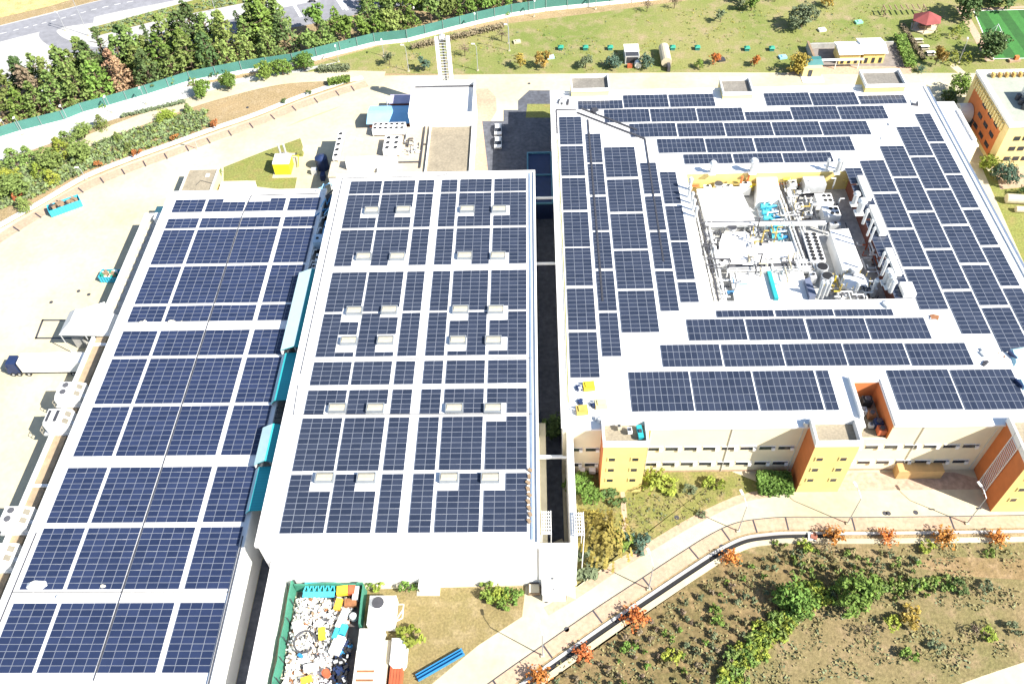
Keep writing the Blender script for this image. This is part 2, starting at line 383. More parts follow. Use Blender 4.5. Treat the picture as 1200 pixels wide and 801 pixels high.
sheet('alley_shade_floor', [(-45.6, 20), (-41., 20), (-41., 78), (-45.6, 78)], .016, asphalt)  # shade put into the floor colour: dark sheet over the pale concrete
for k, q in enumerate(((846, 640), (793, 606), (740, 628), (1037, 601), (1041, 601), (1073, 600), (664, 737), (640, 703))):
    p = G(*q); o = MB().cyl((p.x, p.y, .0), (p.x, p.y, .03), .42, n=14).build('manhole_cover', metald, loc=(p.x, p.y, 0)); tag(o, 'round dark manhole cover in the pale south road, %s from left' % ordn(sorted((846, 793, 740, 1037, 1041, 1073, 664, 640)).index(q[0])+1), 'manhole cover', 'manhole covers in the south road')
for k, q in enumerate(((39, 432), (92, 341), (60, 354), (290, 126), (620, 98), (104, 345))):
    p = G(*q); o = MB().cyl((p.x, p.y, .0), (p.x, p.y, .03), .4, n=14).build('manhole_cover', metald, loc=(p.x, p.y, 0)); tag(o, 'small dark drain cover in the pale yard concrete, %s from left' % ordn(sorted((39, 92, 60, 290, 620, 104)).index(q[0])+1), 'manhole cover', 'drain covers in the yard')

sheet('planting_bed', gard[2:40] + px((1010, 660), (1000, 690), (940, 708), (905, 730), (850, 815), (560, 830)), .030, grassmat('turned_soil', (.195, .142, .07), (.145, .118, .05), (.285, .195, .10), .07, .45, 1.6, .34))
sheet('bare_soil', px((1050, 660), (1110, 652), (1210, 655), (1320, 668), (1210, 680), (1120, 674)), .0335, grassmat('orange_dirt', (.27, .185, .095), (.21, .15, .07), (.32, .225, .13), .1, .6, 1.6, .3))
# ------------------------------------------------------------------ BUILDINGS
ZL, ZM, ZR = 9.6, 14.0, 13.6
seamL = wave_bands(mat('hall_roof_sheet', (.80, .79, .77), .6, var=.05, scale=.2, fine=(1.2, .03)), 1, 11.05, .012, .8)
# --- low hall (left)
lh = thing('factory_hall', 'long low factory hall on the left with white roof packed with blue solar tables', 'building', (-62.5, 92, 0))
mb = MB(); mb.box(-79.6, 34, 0, -45.7, 144.9, ZL-.4); mb.build('wall', white, lh)
mb = MB(); mb.box(-80., 33.6, ZL-.398, -45.4, 145.2, ZL); mb.build('roof', seamL, lh)
mb = MB()
mb.box(-80.0, 33.6, ZL+.002, -79.7, 145.2, ZL+.35); mb.box(-45.7, 33.6, ZL+.002, -45.4, 145.2, ZL+.35); mb.box(-79.7, 144.9, ZL+.002, -45.7, 145.2, ZL+.35)
mb.build('parapet', white, lh)
mb = MB(); mb.tube([(-62.25, 40.2, ZL+.12), (-62.2, 75.5, ZL+.12), (-62.25, 112, ZL+.12), (-62.3, 137.4, ZL+.12), (-61.7, 143.6, ZL+.12), (-47, 143.8, ZL+.12)], .09, 5); mb.build('cable_duct', metald, lh)
mb = MB(); mb.tube([(-78.9, 34, ZL+.1), (-78.9, 63, ZL+.1)], .1, 5); mb.tube([(-45.9, 34, ZL+.45), (-45.9, 62, ZL+.45)], .1, 5); mb.tube([(-78.8, 53.2, ZL+.1), (-46.2, 53.1, ZL+.1)], .07, 5); mb.build('cable_duct', metald, lh)
# --- middle hall
mh = thing('factory_hall', 'tall middle factory hall with white roof, grey solar tables and box skylights', 'building', (-21, 101, 0))
mb = MB(); mb.box(-41.9, 58.4, 0, -.2, 144.3, ZM-.4); mb.build('wall', white, mh)
mb = MB(); mb.box(-42.2, 58.15, ZM-.398, 0, 144.5, ZM); mb.build('roof', roofwhite, mh)
mb = MB(); mb.box(-42.2, 58.15, ZM+.002, -41.8, 144.5, ZM+.4); mb.box(-.4, 58.15, ZM+.002, 0, 144.5, ZM+.4); mb.box(-41.8, 144.1, ZM+.002, -.4, 144.5, ZM+.4); mb.box(-41.8, 58.15, ZM+.002, -.4, 58.5, ZM+.3)
mb.build('parapet', white, mh)
mb = MB(); mb.tube([(-40.9, 90.6, ZM+.12), (-40.9, 143.4, ZM+.12), (-20, 143.5, ZM+.12), (-18.5, 144, ZM+.3)], .08, 5)
mb.tube([(-40.9, 88.2, ZM+.12), (-40.6, 82, ZM+.12), (-.9, 81.6, ZM+.12)], .06, 5); mb.tube([(-40.5, 93.6, ZM+.1), (-.9, 93.5, ZM+.1)], .06, 5); mb.build('cable_duct', metald, mh)
mb = MB(); mb.box(-1.35, 59, ZM+.002, -1.0, 144, ZM+.16); mb.build('gutter', mat('zinc_gutter', (.25, .32, .42), .5, metal=.2), mh)
mb = MB()
for i in range(9): mb.obox(-1.6+R.uniform(-.2, .2), 62+i*1.1, ZM, .5, .7, .35, R.random(), 0)
mb.build('cable_tray', wood, mh)
# skylights: pixel centres of the low boxes on the roof
SKY = [(435.5, 245), (472.5, 244), (547.5, 243.5), (584.8, 243.5), (426, 299), (465.5, 299), (544.5, 298), (583.5, 298), (415, 362.5), (456, 361.5), (539.5, 361), (581, 361),
       (408.5, 397.5), (451.5, 397), (536.5, 397), (578, 397), (395, 476.5), (439.5, 476.5), (532, 476.5), (577.5, 476.5), (380, 558), (429, 558), (526, 558), (574.5, 558)]
SKYW = [G2(x, y, ZM+.7) for x, y in SKY]
skyframe = mat('skylight_frame', (.22, .24, .26), .6, var=.1)
skypane = mat('skylight_pane', (.44, .40, .31), .35, var=.1, scale=2.)
for x, y in SKYW:
    mb = MB(); mb.box(x-1.45, y-.85, ZM+.002, x-1.3, y+.85, ZM+.75); mb.box(x+1.3, y-.85, ZM+.002, x+1.45, y+.85, ZM+.75); mb.box(x-1.3, y-.85, ZM+.002, x+1.3, y-.7, ZM+.7); mb.box(x-1.3, y+.7, ZM+.002, x+1.3, y+.85, ZM+.75)
    s = mb.build('skylight', skyframe, mh)
    mb = MB(); mb.frustum([(x-1.3, y-.7), (x+1.3, y-.7), (x+1.3, y+.7), (x-1.3, y+.7)], ZM+.55, [(x-1.2, y-.3), (x+1.2, y-.3), (x+1.2, y+.3), (x-1.2, y+.3)], ZM+.85); mb.build('pane', skypane, s)
# --- right factory: a ring of roof round a sunken plant court
rf = thing('factory_building', 'large factory on the right with roof ring round a plant court and yellow stair towers', 'building', (46, 125, 0))
X0, X1, Y0, Y1 = 4.0, 90.2, 79.0, 173.6
CX0, CX1, CY0, CY1 = 31.8, 66.3, 106.6, 143.6
PX0, PX1, PY0, PY1 = 52.6, 57.2, 79.0, 87.9
FZ = 8.4
mb = MB(); t = .35
mb.box(X0, Y0, 0, PX0, Y0+t, ZR-.4); mb.box(PX1, Y0, 0, X1, Y0+t, ZR-.4); mb.box(PX0, Y0, 0, PX1, Y0+t, ZR-4.0)
mb.build('wall', cream, rf)
mb = MB(); mb.box(X0, Y0+t, 0, X0+t, Y1, ZR-.4); mb.box(X1-t, Y0+t, 0, X1, Y1, ZR-.4); mb.box(X0+t, Y1-t, 0, X1-t, Y1, ZR-.4); mb.build('wall', white, rf)
mb = MB(); mb.box(CX0-t, CY1, FZ, CX1+t, CY1+t, ZR-.4); mb.build('wall', yellow, rf)
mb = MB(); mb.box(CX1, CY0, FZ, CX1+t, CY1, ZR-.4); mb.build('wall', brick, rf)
mb = MB(); mb.box(CX0-t, CY0, FZ, CX0, CY1, ZR-.4); mb.box(CX0-t, CY0-t, FZ, CX1+t, CY0, ZR-.4); mb.build('wall', white, rf)
mb = MB(); z0, z1 = ZR-.398, ZR
for x0, y0, x1, y1 in ((X0, CY1, X1, Y1), (X0, CY0, CX0, CY1), (CX1, CY0, X1, CY1), (X0, PY1, X1, CY0), (X0, Y0-.25, PX0, PY1), (PX1, Y0-.25, X1, PY1)):
    mb.box(x0, y0, z0, x1, y1, z1)
mb.build('roof', roofwhite, rf)
mb = MB(); mb.box(X0-.3, Y0, ZR+.002, X0+.45, Y1+.2, ZR+.75); mb.box(X0+.45, Y1-.25, ZR+.002, X1, Y1+.2, ZR+.5); mb.box(X1-.3, Y0, ZR+.002, X1+.1, Y1-.3, ZR+.3); mb.build('parapet', white, rf)
mb = MB(); mb.box(X1+.1, Y0, ZR-.6, X1+1.1, Y1, ZR-.25); mb.build('gutter', mat('blue_grey_gutter', (.16, .20, .27), .5, metal=.2), rf)
mb = MB()
mb.box(11.9, 163.0, ZR+.002, 12.25, 107, ZR+.22)
mb.prism([(9.6, 165.6), (9.9, 165.9), (24.4, 155.6), (24.1, 155.2)], ZR+.002, ZR+.25); mb.prism([(10.6, 167.2), (10.9, 167.5), (22.9, 158.9), (22.6, 158.5)], ZR+.002, ZR+.25)
mb.box(24.1, 155.4, ZR+.002, 24.4, 117, ZR+.22); mb.box(4.9, 166.9, ZR+.002, 9.6, 167.2, ZR+.2); mb.box(4.9, 158, ZR+.002, 5.2, 166.9, ZR+.2)
mb.build('cable_tray', metald, rf)
mb = MB(); mb.tube([(5.1, 156, ZR+.3), (5.2, 110, ZR+.3), (5.0, 84, ZR+.3)], .12, 5); mb.build('pipe', mat('moss_pipe', (.22, .22, .08), .8), rf)
# pit in the roof edge
mb = MB(); mb.box(PX1-.02, PY0+.1, ZR-4.2, PX1+.3, PY1, ZR-.402); mb.box(PX0, PY1-.02, ZR-4.2, PX1, PY1+.3, ZR-.402); mb.build('wall', orange, rf)
mb = MB(); mb.box(PX0-.3, PY0+.1, ZR-4.2, PX0+.02, PY1, ZR-.402); mb.build('wall', greycon, rf)
mb = MB(); mb.box(PX0, PY0+t, ZR-4.6, PX1, PY1, ZR-4.2); mb.build('floor', gravel, rf)
mb = MB(); mb.box(PX0-.6, PY0+1.2, ZR+.004, PX0-.15, PY1+.6, ZR+.9); mb.box(PX1+.1, PY0-.2, ZR+.004, PX1+.5, PY1+.3, ZR+.25); mb.build('parapet', white, rf)
mb = MB(); mb.box(CX0, CY0, FZ-.4, CX1, CY1, FZ); mb.build('floor', mat('court_floor', (.46, .45, .42), .9, var=.18, scale=.3, fine=(1.2, .15)), rf)
# stair towers on the south front
def tower(x0, x1, y0, y1, zt, ladder=False, open_east=False):
    mb = MB(); n = 0
    mb.poly([(x0, y0, 0), (x1, y0, 0), (x1, y0, zt), (x0, y0, zt)], 0); mb.poly([(x0, y1, 0), (x0, y0, 0), (x0, y0, zt), (x0, y1, zt)], 1); mb.poly([(x1, y0, 0), (x1, y1, 0), (x1, y1, zt), (x1, y0, zt)], 0)
    mb.poly([(x1, y1, 0), (x0, y1, 0), (x0, y1, zt), (x1, y1, zt)], 0)
    tw = mb.build('stair_tower', [yellow, orange], rf)
    mb = MB(); mb.box(x0+.02, y0+.02, zt-1.1, x1-.02, y1-.02, zt-1.0); mb.build('roof', gravel, tw)
    mb = MB(); mb.ring_wall(((x0-.12, y0-.12), (x1+.12, y1+.12)), .35, zt-.998, zt+.3); mb.build('parapet', white, tw)
    for i, z in enumerate((4.2, 7.4, 10.6)):
        for fx in (.22, .76):
            wx = x0+(x1-x0)*fx; mb = MB(); mb.box(wx-.5, y0-.06, z-.75, wx+.5, y0-.005, z+.2, 0); mb.box(wx-.75, y0-.12, z+.21, wx+.6, y0-.004, z+.3, 1); mb.box(wx-.75, y0-.1, z-.75, wx-.51, y0-.006, z+.2, 1); mb.build('window', [glass, yellow], tw)
    if ladder:
        mb = MB()
        for q in (.35, .62):
            yy = y1+(y0-y1)*q; mb.box(x0-.25, yy-.06, .3, x0-.13, yy+.06, zt)
        for k in range(26): mb.box(x0-.24, y1+(y0-y1)*.35, .6+k*.53, x0-.14, y1+(y0-y1)*.62, .72+k*.53)
        mb.build('ladder', white, tw)
    return tw
tower(10.3, 17.3, 75.1, 79.4, 15.0); tower(43.6, 50.6, 74.8, 79.2, 15.0); tower(74.8, 84.5, 70.8, 79.2, 15.0, True)
# north stair houses
for x0, x1, y0, y1, zt in ((8.7, 17.4, 172.2, 178., 15.6), (43.3, 50.1, 169.9, 175.9, 15.3), (75.9, 84.9, 171.3, 177.4, 15.6)):
    mb = MB(); mb.box(x0, y0, 0, x1, y1, zt-.9); sh = mb.build('stair_house', paleyellow if x0 < 60 else yellow, rf)
    mb = MB(); mb.box(x0+.02, y0+.02, zt-.898, x1-.02, y1-.02, zt-.7); mb.build('roof', mat('dark_gravel', (.19, .175, .15), .95, var=.15, scale=.4, fine=(2.5, .2)), sh)
    mb = MB(); mb.ring_wall(((x0-.1, y0-.1), (x1+.1, y1+.1)), .28, zt-.698, zt+.1); mb.build('parapet', white, sh)
# hooded window slits on the south wall
def slit(x, z, w=2.5):
    mb = MB(); mb.box(x-w/2, Y0-.05, z-.75, x+w/2, Y0-.004, z+.25, 0)
    mb.box(x-w/2-.1, Y0-.14, z+.26, x+w/2+.1, Y0-.003, z+.34, 1); mb.box(x+w/2-.5, Y0-.3, z-.8, x+w/2+.05, Y0-.052, z-.1, 1); mb.build('window', [glass, white], rf)
for z in (7.6, 2.9):
    for x in (6.2, 9.0): slit(x, z, 2.2)
    for k in range(8): slit(19.4+k*3.12, z)
    for k in range(7): slit(52.4+k*3.2, z)
mb = MB(); mb.box(61.0, 77.2, 0, 68.6, 78.98, 2.3); mb.build('porch', mat('porch_render', (.52, .33, .14), .85), rf)
# plinth vents under the west corner
for x in (5.6, 9.2, 7.4): MB().box(x-.55, 78.2, .8, x+.55, 78.98, 1.7).build('air_conditioner', white, rf)
# east low annexe beside the factory and its ledge
ea = thing('annexe', 'flat white single storey annexe along the far right side of the factory', 'building', (96, 160, 0))
mb = MB(); mb.box(91.4, 158.3, 0, 99.4, 175.2, 7.6); mb.build('wall', cream, ea)
mb = MB(); mb.box(91.3, 158.2, 7.602, 99.6, 175.3, 8.0); mb.box(98.9, 159.8, 8.002, 99.5, 171.5, 8.5, 0); mb.build('roof', roofwhite, ea)
lg = thing('loading_ledge', 'narrow white roofed loading ledge running down the right flank of the factory', 'building', (94, 130, 0))
mb = MB(); mb.box(92.6, 96., 0, 94.6, 158., 4.6); mb.build('wall', cream, lg)
mb = MB(); mb.box(91.3, 96., 4.602, 94.9, 158., 4.9); mb.box(94.5, 96., 4.902, 94.9, 158., 5.5); mb.build('roof', roofwhite, lg)
mb = MB(); mb.box(92.5, 96., 4.904, 94.4, 146, 5.2); mb.build('gutter', wood, lg)
# link block and screen wall closing the alley
lk = thing('link_building', 'white link block closing the dark alley between middle hall and right factory', 'building', (3, 58, 0))
mb = MB(); mb.box(-.18, 58.2, 0, 5.6, 59.2, 12.6); mb.box(4.6, 59.2, 0, 5.6, 78.9, 12.6); mb.build('wall', white, lk)
mb = MB(); mb.box(2.0, 58.0, .4, 4.0, 58.19, 3.4); mb.build('door', greycon, lk)
mb = MB(); mb.box(-.1, 59.25, 0, 1.2, 84, 8.); mb.build('ledge', concrete, lk)
gh = thing('gatehouse', 'small white gatehouse cube with steps in front of the link block', 'building', (2, 56.5, 0))
mb = MB(); mb.box(.3, 55.6, 0, 3.9, 57.9, 2.6); mb.build('wall', white, gh); mb = MB(); mb.box(.2, 55.5, 2.602, 4.0, 57.95, 2.8); mb.build('roof', roofwhite, gh)
mb = MB()
for k in range(5): mb.box(4.02+k*.3, 55.8, 0, 4.3+k*.3, 57.8, 1.6-.3*k)
mb.build('steps', concrete, gh)
mb = MB(); mb.box(2.0, 56.2, 2.802, 2.15, 56.35, 4.2); mb.build('mast', metald, gh)
sw = MB().box(-41.0, 30, 0, -40.5, 58.3, 9.0).build('screen_wall', white, loc=(-40.75, 44, 0)); tag(sw, 'tall white screen wall between the dark alley and the fenced scrap yard', 'wall')
# pipe bridges over the alley
for i, (y, z, nm) in enumerate(((141.5, 9.0, 'white pipe bridge at the far end of the alley beside the netted pit'), (121.5, 9.0, 'white pipe bridge over the middle of the dark alley'), (75.9, 9.6, 'white pipe bridge nearest the front end of the dark alley'))):
    b = thing('pipe_bridge', nm, 'pipe bridge', (2, y, z), 'pipe bridges over the alley')
    mb = MB(); mb.box(.02, y-.15, z, 3.96 if i < 2 else 4.58, y+.15, z+.35); mb.build('beam', white, b)
    mb = MB(); mb.tube([(.02, y+.35, z+.2), (3.9, y+.35, z+.2)], .12, 6); mb.build('pipe', metalw, b)
for i, (cx, cy, z, nm) in enumerate(((1.0, 62.5, 11., 'white lattice ladder tower on the left ledge of the alley'), (5.9, 62.0, 11.5, 'white lattice ladder tower straddling the right wall of the alley'))):
    b = thing('ladder_tower', nm, 'ladder', (cx, cy, 0), 'ladder towers in the alley')
    mb = MB()
    for dx in (-.7, .7):
        for dy in (-1.8, 1.8): mb.box(cx+dx-.06, cy+dy-.06, 8.0 if i == 0 else 0, cx+dx+.06, cy+dy+.06, z+2)
    for dx in (-.7, .7): mb.box(cx+dx-.05, cy-1.8, z+1.6, cx+dx+.05, cy+1.8, z+1.75)
    for dy in (-1.8, 1.8): mb.box(cx-.7, cy+dy-.05, z+1.5, cx+.7, cy+dy+.05, z+1.65)
    mb.build('frame', white, b)
    mb = MB()
    for k in range(7): mb.box(cx-.75, cy-1.75+k*.55, z+1.9, cx+.75, cy-1.65+k*.55, z+2.0)
    for q in (-.35, 0, .35): mb.box(cx+q-.05, cy-1.8, z+1.88, cx+q+.05, cy+1.8, z+2.02)
    mb.build('grating', white, b)
nt_ = thing('netted_pit', 'long dark netted enclosure beside the factory at the head of the alley', 'enclosure', (1.5, 150, 0))
mb = MB(); mb.box(-1.7, 145.2, 0, 3.9, 163.2, 4.4); mb.build('body', navy, nt_)
mb = MB(); mb.ring_wall(((-1.9, 145.), (3.95, 163.4)), .35, 4.41, 4.8); mb.box(-1.6, 155, 4.41, 3.6, 155.3, 4.7); mb.build('frame', mat('teal_frame', (.10, .25, .30), .6), nt_)
b = thing('container', 'small sky blue container beside the netted enclosure on the asphalt', 'container', (-3, 152, 0))
mb = MB(); mb.box(-4.3, 147, 0, -2.1, 154.6, 2.4); mb.build('body', skyblue, b); mb = MB(); mb.box(-4.35, 146.95, 2.402, -2.05, 154.65, 2.55); mb.build('roof', skyblue, b)

for x in (18.3, 31.5, 42.9, 51.3, 62.2, 73.9): MB().cyl((x, Y0-.09, .3), (x, Y0-.09, ZR-.6), .07, n=6).build('downpipe', metalw, rf)
MB().box(17.4, Y0-.03, 0, 43.5, Y0-.002, .55).build('plinth', pavers, rf); MB().box(50.7, Y0-.03, 0, 60.9, Y0-.002, .55).build('plinth', pavers, rf)
# ------------------------------------------------------------------ SOLAR ARRAYS: array (thing) > solar_panel (parts)
def panelmat(n, ca, cb):
    m = bpy.data.materials.new(n); m.use_nodes = True; nt = m.node_tree; N = nt.nodes; Lk = nt.links; b = N['Principled BSDF']
    b.inputs['Roughness'].default_value = .22; b.inputs['IOR'].default_value = 1.5
    tc = N.new('ShaderNodeNewGeometry'); oi = N.new('ShaderNodeObjectInfo')
    no = N.new('ShaderNodeTexNoise'); no.inputs['Scale'].default_value = 2.2; no.inputs['Detail'].default_value = 3; Lk.new(tc.outputs['Position'], no.inputs['Vector'])
    ad = N.new('ShaderNodeMath'); ad.operation = 'MULTIPLY_ADD'; ad.inputs[1].default_value = .55; Lk.new(oi.outputs['Random'], ad.inputs[0])
    mu = N.new('ShaderNodeMath'); mu.operation = 'MULTIPLY'; mu.inputs[1].default_value = .45; Lk.new(no.outputs['Fac'], mu.inputs[0]); Lk.new(mu.outputs[0], ad.inputs[2])
    mx = N.new('ShaderNodeMix'); mx.data_type = 'RGBA'; mx.inputs['A'].default_value = (*ca, 1); mx.inputs['B'].default_value = (*cb, 1); Lk.new(ad.outputs[0], mx.inputs['Factor'])
    Lk.new(mx.outputs['Result'], b.inputs['Base Color']); return m
PB = panelmat('blue_cells', (.014, .022, .052), (.030, .043, .096))
PG = panelmat('grey_blue_cells', (.017, .024, .044), (.040, .050, .080))
frame_m = mat('aluminium_frame', (.27, .29, .34), .5, metal=.2, var=.06)
LP, SP = 1.66, 1.02
def panel_mesh(w, h, glassm):
    mb = MB(); f = .03; g = .012
    o = [(g, -g), (w-g, -g), (w-g, -h+g), (g, -h+g)]; i = [(g+f, -g-f), (w-g-f, -g-f), (w-g-f, -h+g+f), (g+f, -h+g+f)]
    n = 0; z = .04
    for k in range(4):
        j = (k+1) % 4
        mb.poly([(*o[k], z), (*i[k], z), (*i[j], z), (*o[j], z)], 1); mb.poly([(*o[k], 0), (*o[k], z), (*o[j], z), (*o[j], 0)], 1)
    mb.poly([(*i[k], z-.004) for k in (3, 2, 1, 0)], 0)
    me = bpy.data.meshes.new('solar_panel'); me.from_pydata(mb.v, [], mb.f); me.materials.append(glassm); me.materials.append(frame_m)
    me.polygons.foreach_set('material_index', mb.m); me.update()
    return me
PM = {('B', 0): panel_mesh(LP, SP, PB), ('G', 0): panel_mesh(LP, SP, PG), ('G', 1): panel_mesh(SP, LP, PG)}
for me in PM.values():
    if me.polygons[-1].normal.z < 0: me.flip_normals()
def array(x, y, nc, nr, zr, kind, label, group, portrait=0, holes=()):
    w, h = (SP, LP) if portrait else (LP, SP)
    a = thing('solar_array', label, 'solar array', (x, y, zr), group)
    for r in range(nr):
        for c in range(nc):
            px0 = x+c*w; py0 = y-r*h
            if any((c in hx if isinstance(hx, tuple) else abs(px0+w/2-hx) < 1.67) and abs(py0-h/2-hy) < 1.62 for hx, hy in holes): continue
            p = bpy.data.objects.new('solar_panel', PM[(kind, portrait)]); COL.objects.link(p); p.parent = a
            p.location = (c*w, -r*h, .10+R.uniform(-.004, .004)); p.rotation_euler = (R.gauss(0, .008), R.gauss(0, .008), 0)
    mb = MB()
    for c in range(nc if not portrait else nr):
        if portrait: mb.box(x+.1, y-c*h-h*.5, zr+.005, x+nc*w-.1, y-c*h-h*.5+.05, zr+.085)
        else: mb.box(x+c*w+w*.5, y-nr*h+.1, zr+.005, x+c*w+w*.5+.05, y-.1, zr+.085)
    if not holes: mb.build('mounting_rail', metalw, a)
    return a
ROWL = [(51.45, 10), (63.75, 10), (74.8, 10), (87.2, 10), (98., 10), (104.75, 6), (111.1, 4), (121.9, 10), (132.8, 10), (136.4, 3), (142.5, 4)]
COLL = [(-77.95, 4), (-70.75, 5), (-62.1, 5), (-52.95, 4)]
cn4 = ['leftmost column', 'second column from left', 'third column from left', 'rightmost column']
def rn(i, n): return ordn(i+1)+' row from front' if i <= n//2 else (ordn(n-i)+' row from back' if n-i > 1 else 'rearmost row')
for i, (y, nr) in enumerate(ROWL):
    for j, (x, nc) in enumerate(COLL):
        hl = ()
        if i == 10 and j == 1: hl = [(x+1.66*3.5, y+.7), (x+1.66*4.5, y+.7)]
        if i == 10 and j == 2: hl = [(x+1.66*.5, y+.7), (x+1.66*1.9, y+.7)]
        array(x, y, nc, nr, ZL, 'B', 'solar table on low left hall, %s, %s' % (rn(i, 11), cn4[j]), 'solar tables on the low left hall', holes=[(a, b-.2) for a, b in hl])
ROWM = [(142.2, 4), (137.75, 10), (126.95, 10), (115.05, 10), (104.4, 10), (93.1, 5), (86.95, 5), (81.2, 10), (70.4, 10)][::-1]
COLM = [(-38.9, 4), (-31.85, 4), (-24.5, 2), (-19.6, 2), (-15.7, 4), (-8.5, 4)]
cn6 = ['leftmost column', 'second column from left', 'column left of bare strip', 'column right of bare strip', 'second column from right', 'rightmost column']
for i, (y, nr) in enumerate(ROWM):
    for j, (x, nc) in enumerate(COLM):
        array(x, y, nc, nr, ZM, 'G', 'solar table on middle hall, %s, %s' % (rn(i, 9), cn6[j]), 'solar tables on the middle hall', holes=[((2, 3) if j < 2 else (0, 1), h[1]-.4) for h in SKYW[(0, 1, 9, 9, 2, 3)[j]::4]] if nc == 4 else ())
SIDE = [('outermost file', 5.6, 3, [164.2, 153.4, 142.5, 131.7, 121.2, 110.3, 99.5], 'west'), ('narrow second file', 11.25, 2, [157.7, 147.1, 136.3, 125.6, 114.8, 104.1], 'west'), ('wide third file', 15.05, 4, [152.7, 141.7, 130.9, 120.2, 109.5], 'west'),
        ('narrow fourth file', 22.45, 2, [147.1, 136.1, 125.3, 114.5], 'west'), ('innermost file', 26.3, 2, [143.9, 133., 122.4, 111.5], 'west'),
        ('innermost file', 64.9, 2, [144., 138.4, 127.6, 116.8], 'east'), ('second file', 68.65, 3, [146.4, 135.6, 124.8, 114.], 'east'), ('third file', 74.1, 3, [151.2, 140.5, 129.7, 118.9, 108.1], 'east'), ('fourth file', 79.5, 3, [157.9, 147.15, 136.4, 125.6, 114.8, 104.], 'east'), ('outermost file', 84.9, 2, [162.6, 151.85, 141.1, 130.3, 119.5, 108.7, 97.9], 'east')]
for nm, x, nc, ys, sd in SIDE:
    for i, y in enumerate(ys):
        nr = 5 if (nm == 'innermost file' and ((sd == 'west' and i == 3) or (sd == 'east' and i == 0))) else 10
        array(x, y, nc, nr, ZR, 'G', 'solar table on right factory, %s wing, %s, %s from the back' % ({'west': 'left', 'east': 'right'}[sd], nm, ordn(i+1)), 'solar tables on the right factory roof')
ROWSR = [('back wing', 'rearmost line', [(10.15, 170.3, 2, 10), (20.65, 172.2, 3, 10), (31.2, 172.1, 3, 10), (53., 171.8, 3, 10), (63.5, 171.5, 3, 10), (74.2, 170., 2, 10)]),
         ('back wing', 'second line from the back', [(15.9, 166.7, 3, 10), (26.4, 166.6, 3, 10), (36.9, 166.4, 3, 10), (47.5, 164.7, 2, 10), (58., 166.2, 3, 10), (68.5, 166., 3, 10)]),
         ('back wing', 'third line from the back', [(21.25, 161.1, 3, 10), (31.8, 160.9, 3, 10), (42.3, 160.7, 3, 10), (52.8, 160.6, 3, 10), (63.3, 160.4, 3, 10)]),
         ('back wing', 'fourth line from the back', [(26.8, 155.3, 3, 10), (37.3, 155.1, 3, 10), (47.9, 155., 3, 10), (58.4, 154.9, 3, 10)]),
         ('back wing', 'line nearest the court', [(31.9, 149.7, 2, 10), (42.5, 149.6, 2, 10), (53., 149.5, 2, 10)]),
         ('front wing', 'single line nearest the court', [(32.3, 104.25, 1, 10), (42.9, 104.2, 1, 10), (53.4, 104.1, 1, 10)]),
         ('front wing', 'second line from the court', [(26.7, 102.2, 3, 10), (37.25, 102.1, 3, 10), (47.9, 102., 3, 10), (58.4, 101.9, 3, 10)]),
         ('front wing', 'third line from the court', [(21.5, 96.35, 3, 10), (32.05, 96.25, 3, 10), (42.55, 96.2, 3, 10), (53.05, 96.1, 3, 10), (63.6, 95.95, 3, 10)]),
         ('front wing', 'line nearest the front edge', [(15.45, 90.4, 5, 10), (25.95, 90.35, 5, 10), (36.5, 90.3, 5, 10), (47.1, 90.25, 5, 2), (58.85, 90.15, 5, 10), (69.4, 90.05, 5, 10)])]
for wing, nm, ts in ROWSR:
    for i, (x, y, nr, nc) in enumerate(ts):
        array(x, y, nc, nr, ZR, 'G', 'solar table on right factory, %s, %s, %s from left' % (wing, nm, ordn(i+1)), 'solar tables on the right factory roof', portrait=1)
# ------------------------------------------------------------------ WEST YARD: dock, air handlers, lorry, skips
dk = thing('loading_dock', 'long narrow loading dock roof with white parapet along the left hall', 'loading dock', (-84.3, 90, 0))
mb = MB(); mb.box(-86, 30, 0, -85.5, 106.5, 6.3); mb.box(-86, 112.5, 0, -85.5, 142.3, 6.3); mb.box(-85.5, 141.9, 0, -82.9, 142.3, 6.3); mb.build('wall', white, dk)
mb = MB(); mb.box(-85.49, 30, 5.3, -83.3, 107, 5.6); mb.build('roof', mat('dock_screed', (.33, .25, .16), .9, var=.12, fine=(1., .15)), dk)
mb = MB(); mb.box(-85.49, 112.6, 5.3, -82.7, 141.89, 5.6); mb.build('roof', greycon, dk)
for k in range(13): MB().box(-84.6, 114.5+k*2.1, 5.602, -83.9, 115.4+k*2.1, 5.75).build('roof_hatch', beige, dk)
for y in (73.5, 104.6): MB().box(-85.49, y, 5.7, -80.1, y+.5, 6.0).build('cable_bridge', white, dk)
nb = thing('dock_cabin', 'teal roofed cabin with white cabinet at the far end of the loading dock', 'cabin', (-83, 145, 0))
MB().box(-85.8, 143.2, 0, -82., 146., 3.2).build('wall', white, nb); MB().box(-86., 143., 3.202, -81.8, 148., 3.4).build('roof', mat('pale_teal_sheet', (.25, .55, .50), .6), nb); MB().box(-82.9, 139.2, 5.62, -81.4, 141.2, 7.4).build('cabinet', white, nb)
tn = thing('dock_awning', 'white tarpaulin awning jutting from the loading dock above a painted bay', 'awning', (-87, 110, 0))
mb = MB(); b_ = [(-93.2, 107.6), (-82.8, 107.2), (-82.8, 112.6), (-93.2, 113.8)]; mb.frustum(b_, 5.6, [(-90.5, 108.9), (-84, 108.4), (-84., 111.6), (-90.5, 112.4)], 7.9); mb.prism([(-90.4, 113.75), (-86.2, 113.2), (-86.4, 115.6)], 5.7, 6.4); mb.build('canopy', white, tn)
for x, y in ((-93, 107.8), (-93, 113.6), (-88, 107.6), (-88, 113.)): MB().cyl((x, y, 0), (x, y, 5.6), .1).build('leg', metalw, tn)
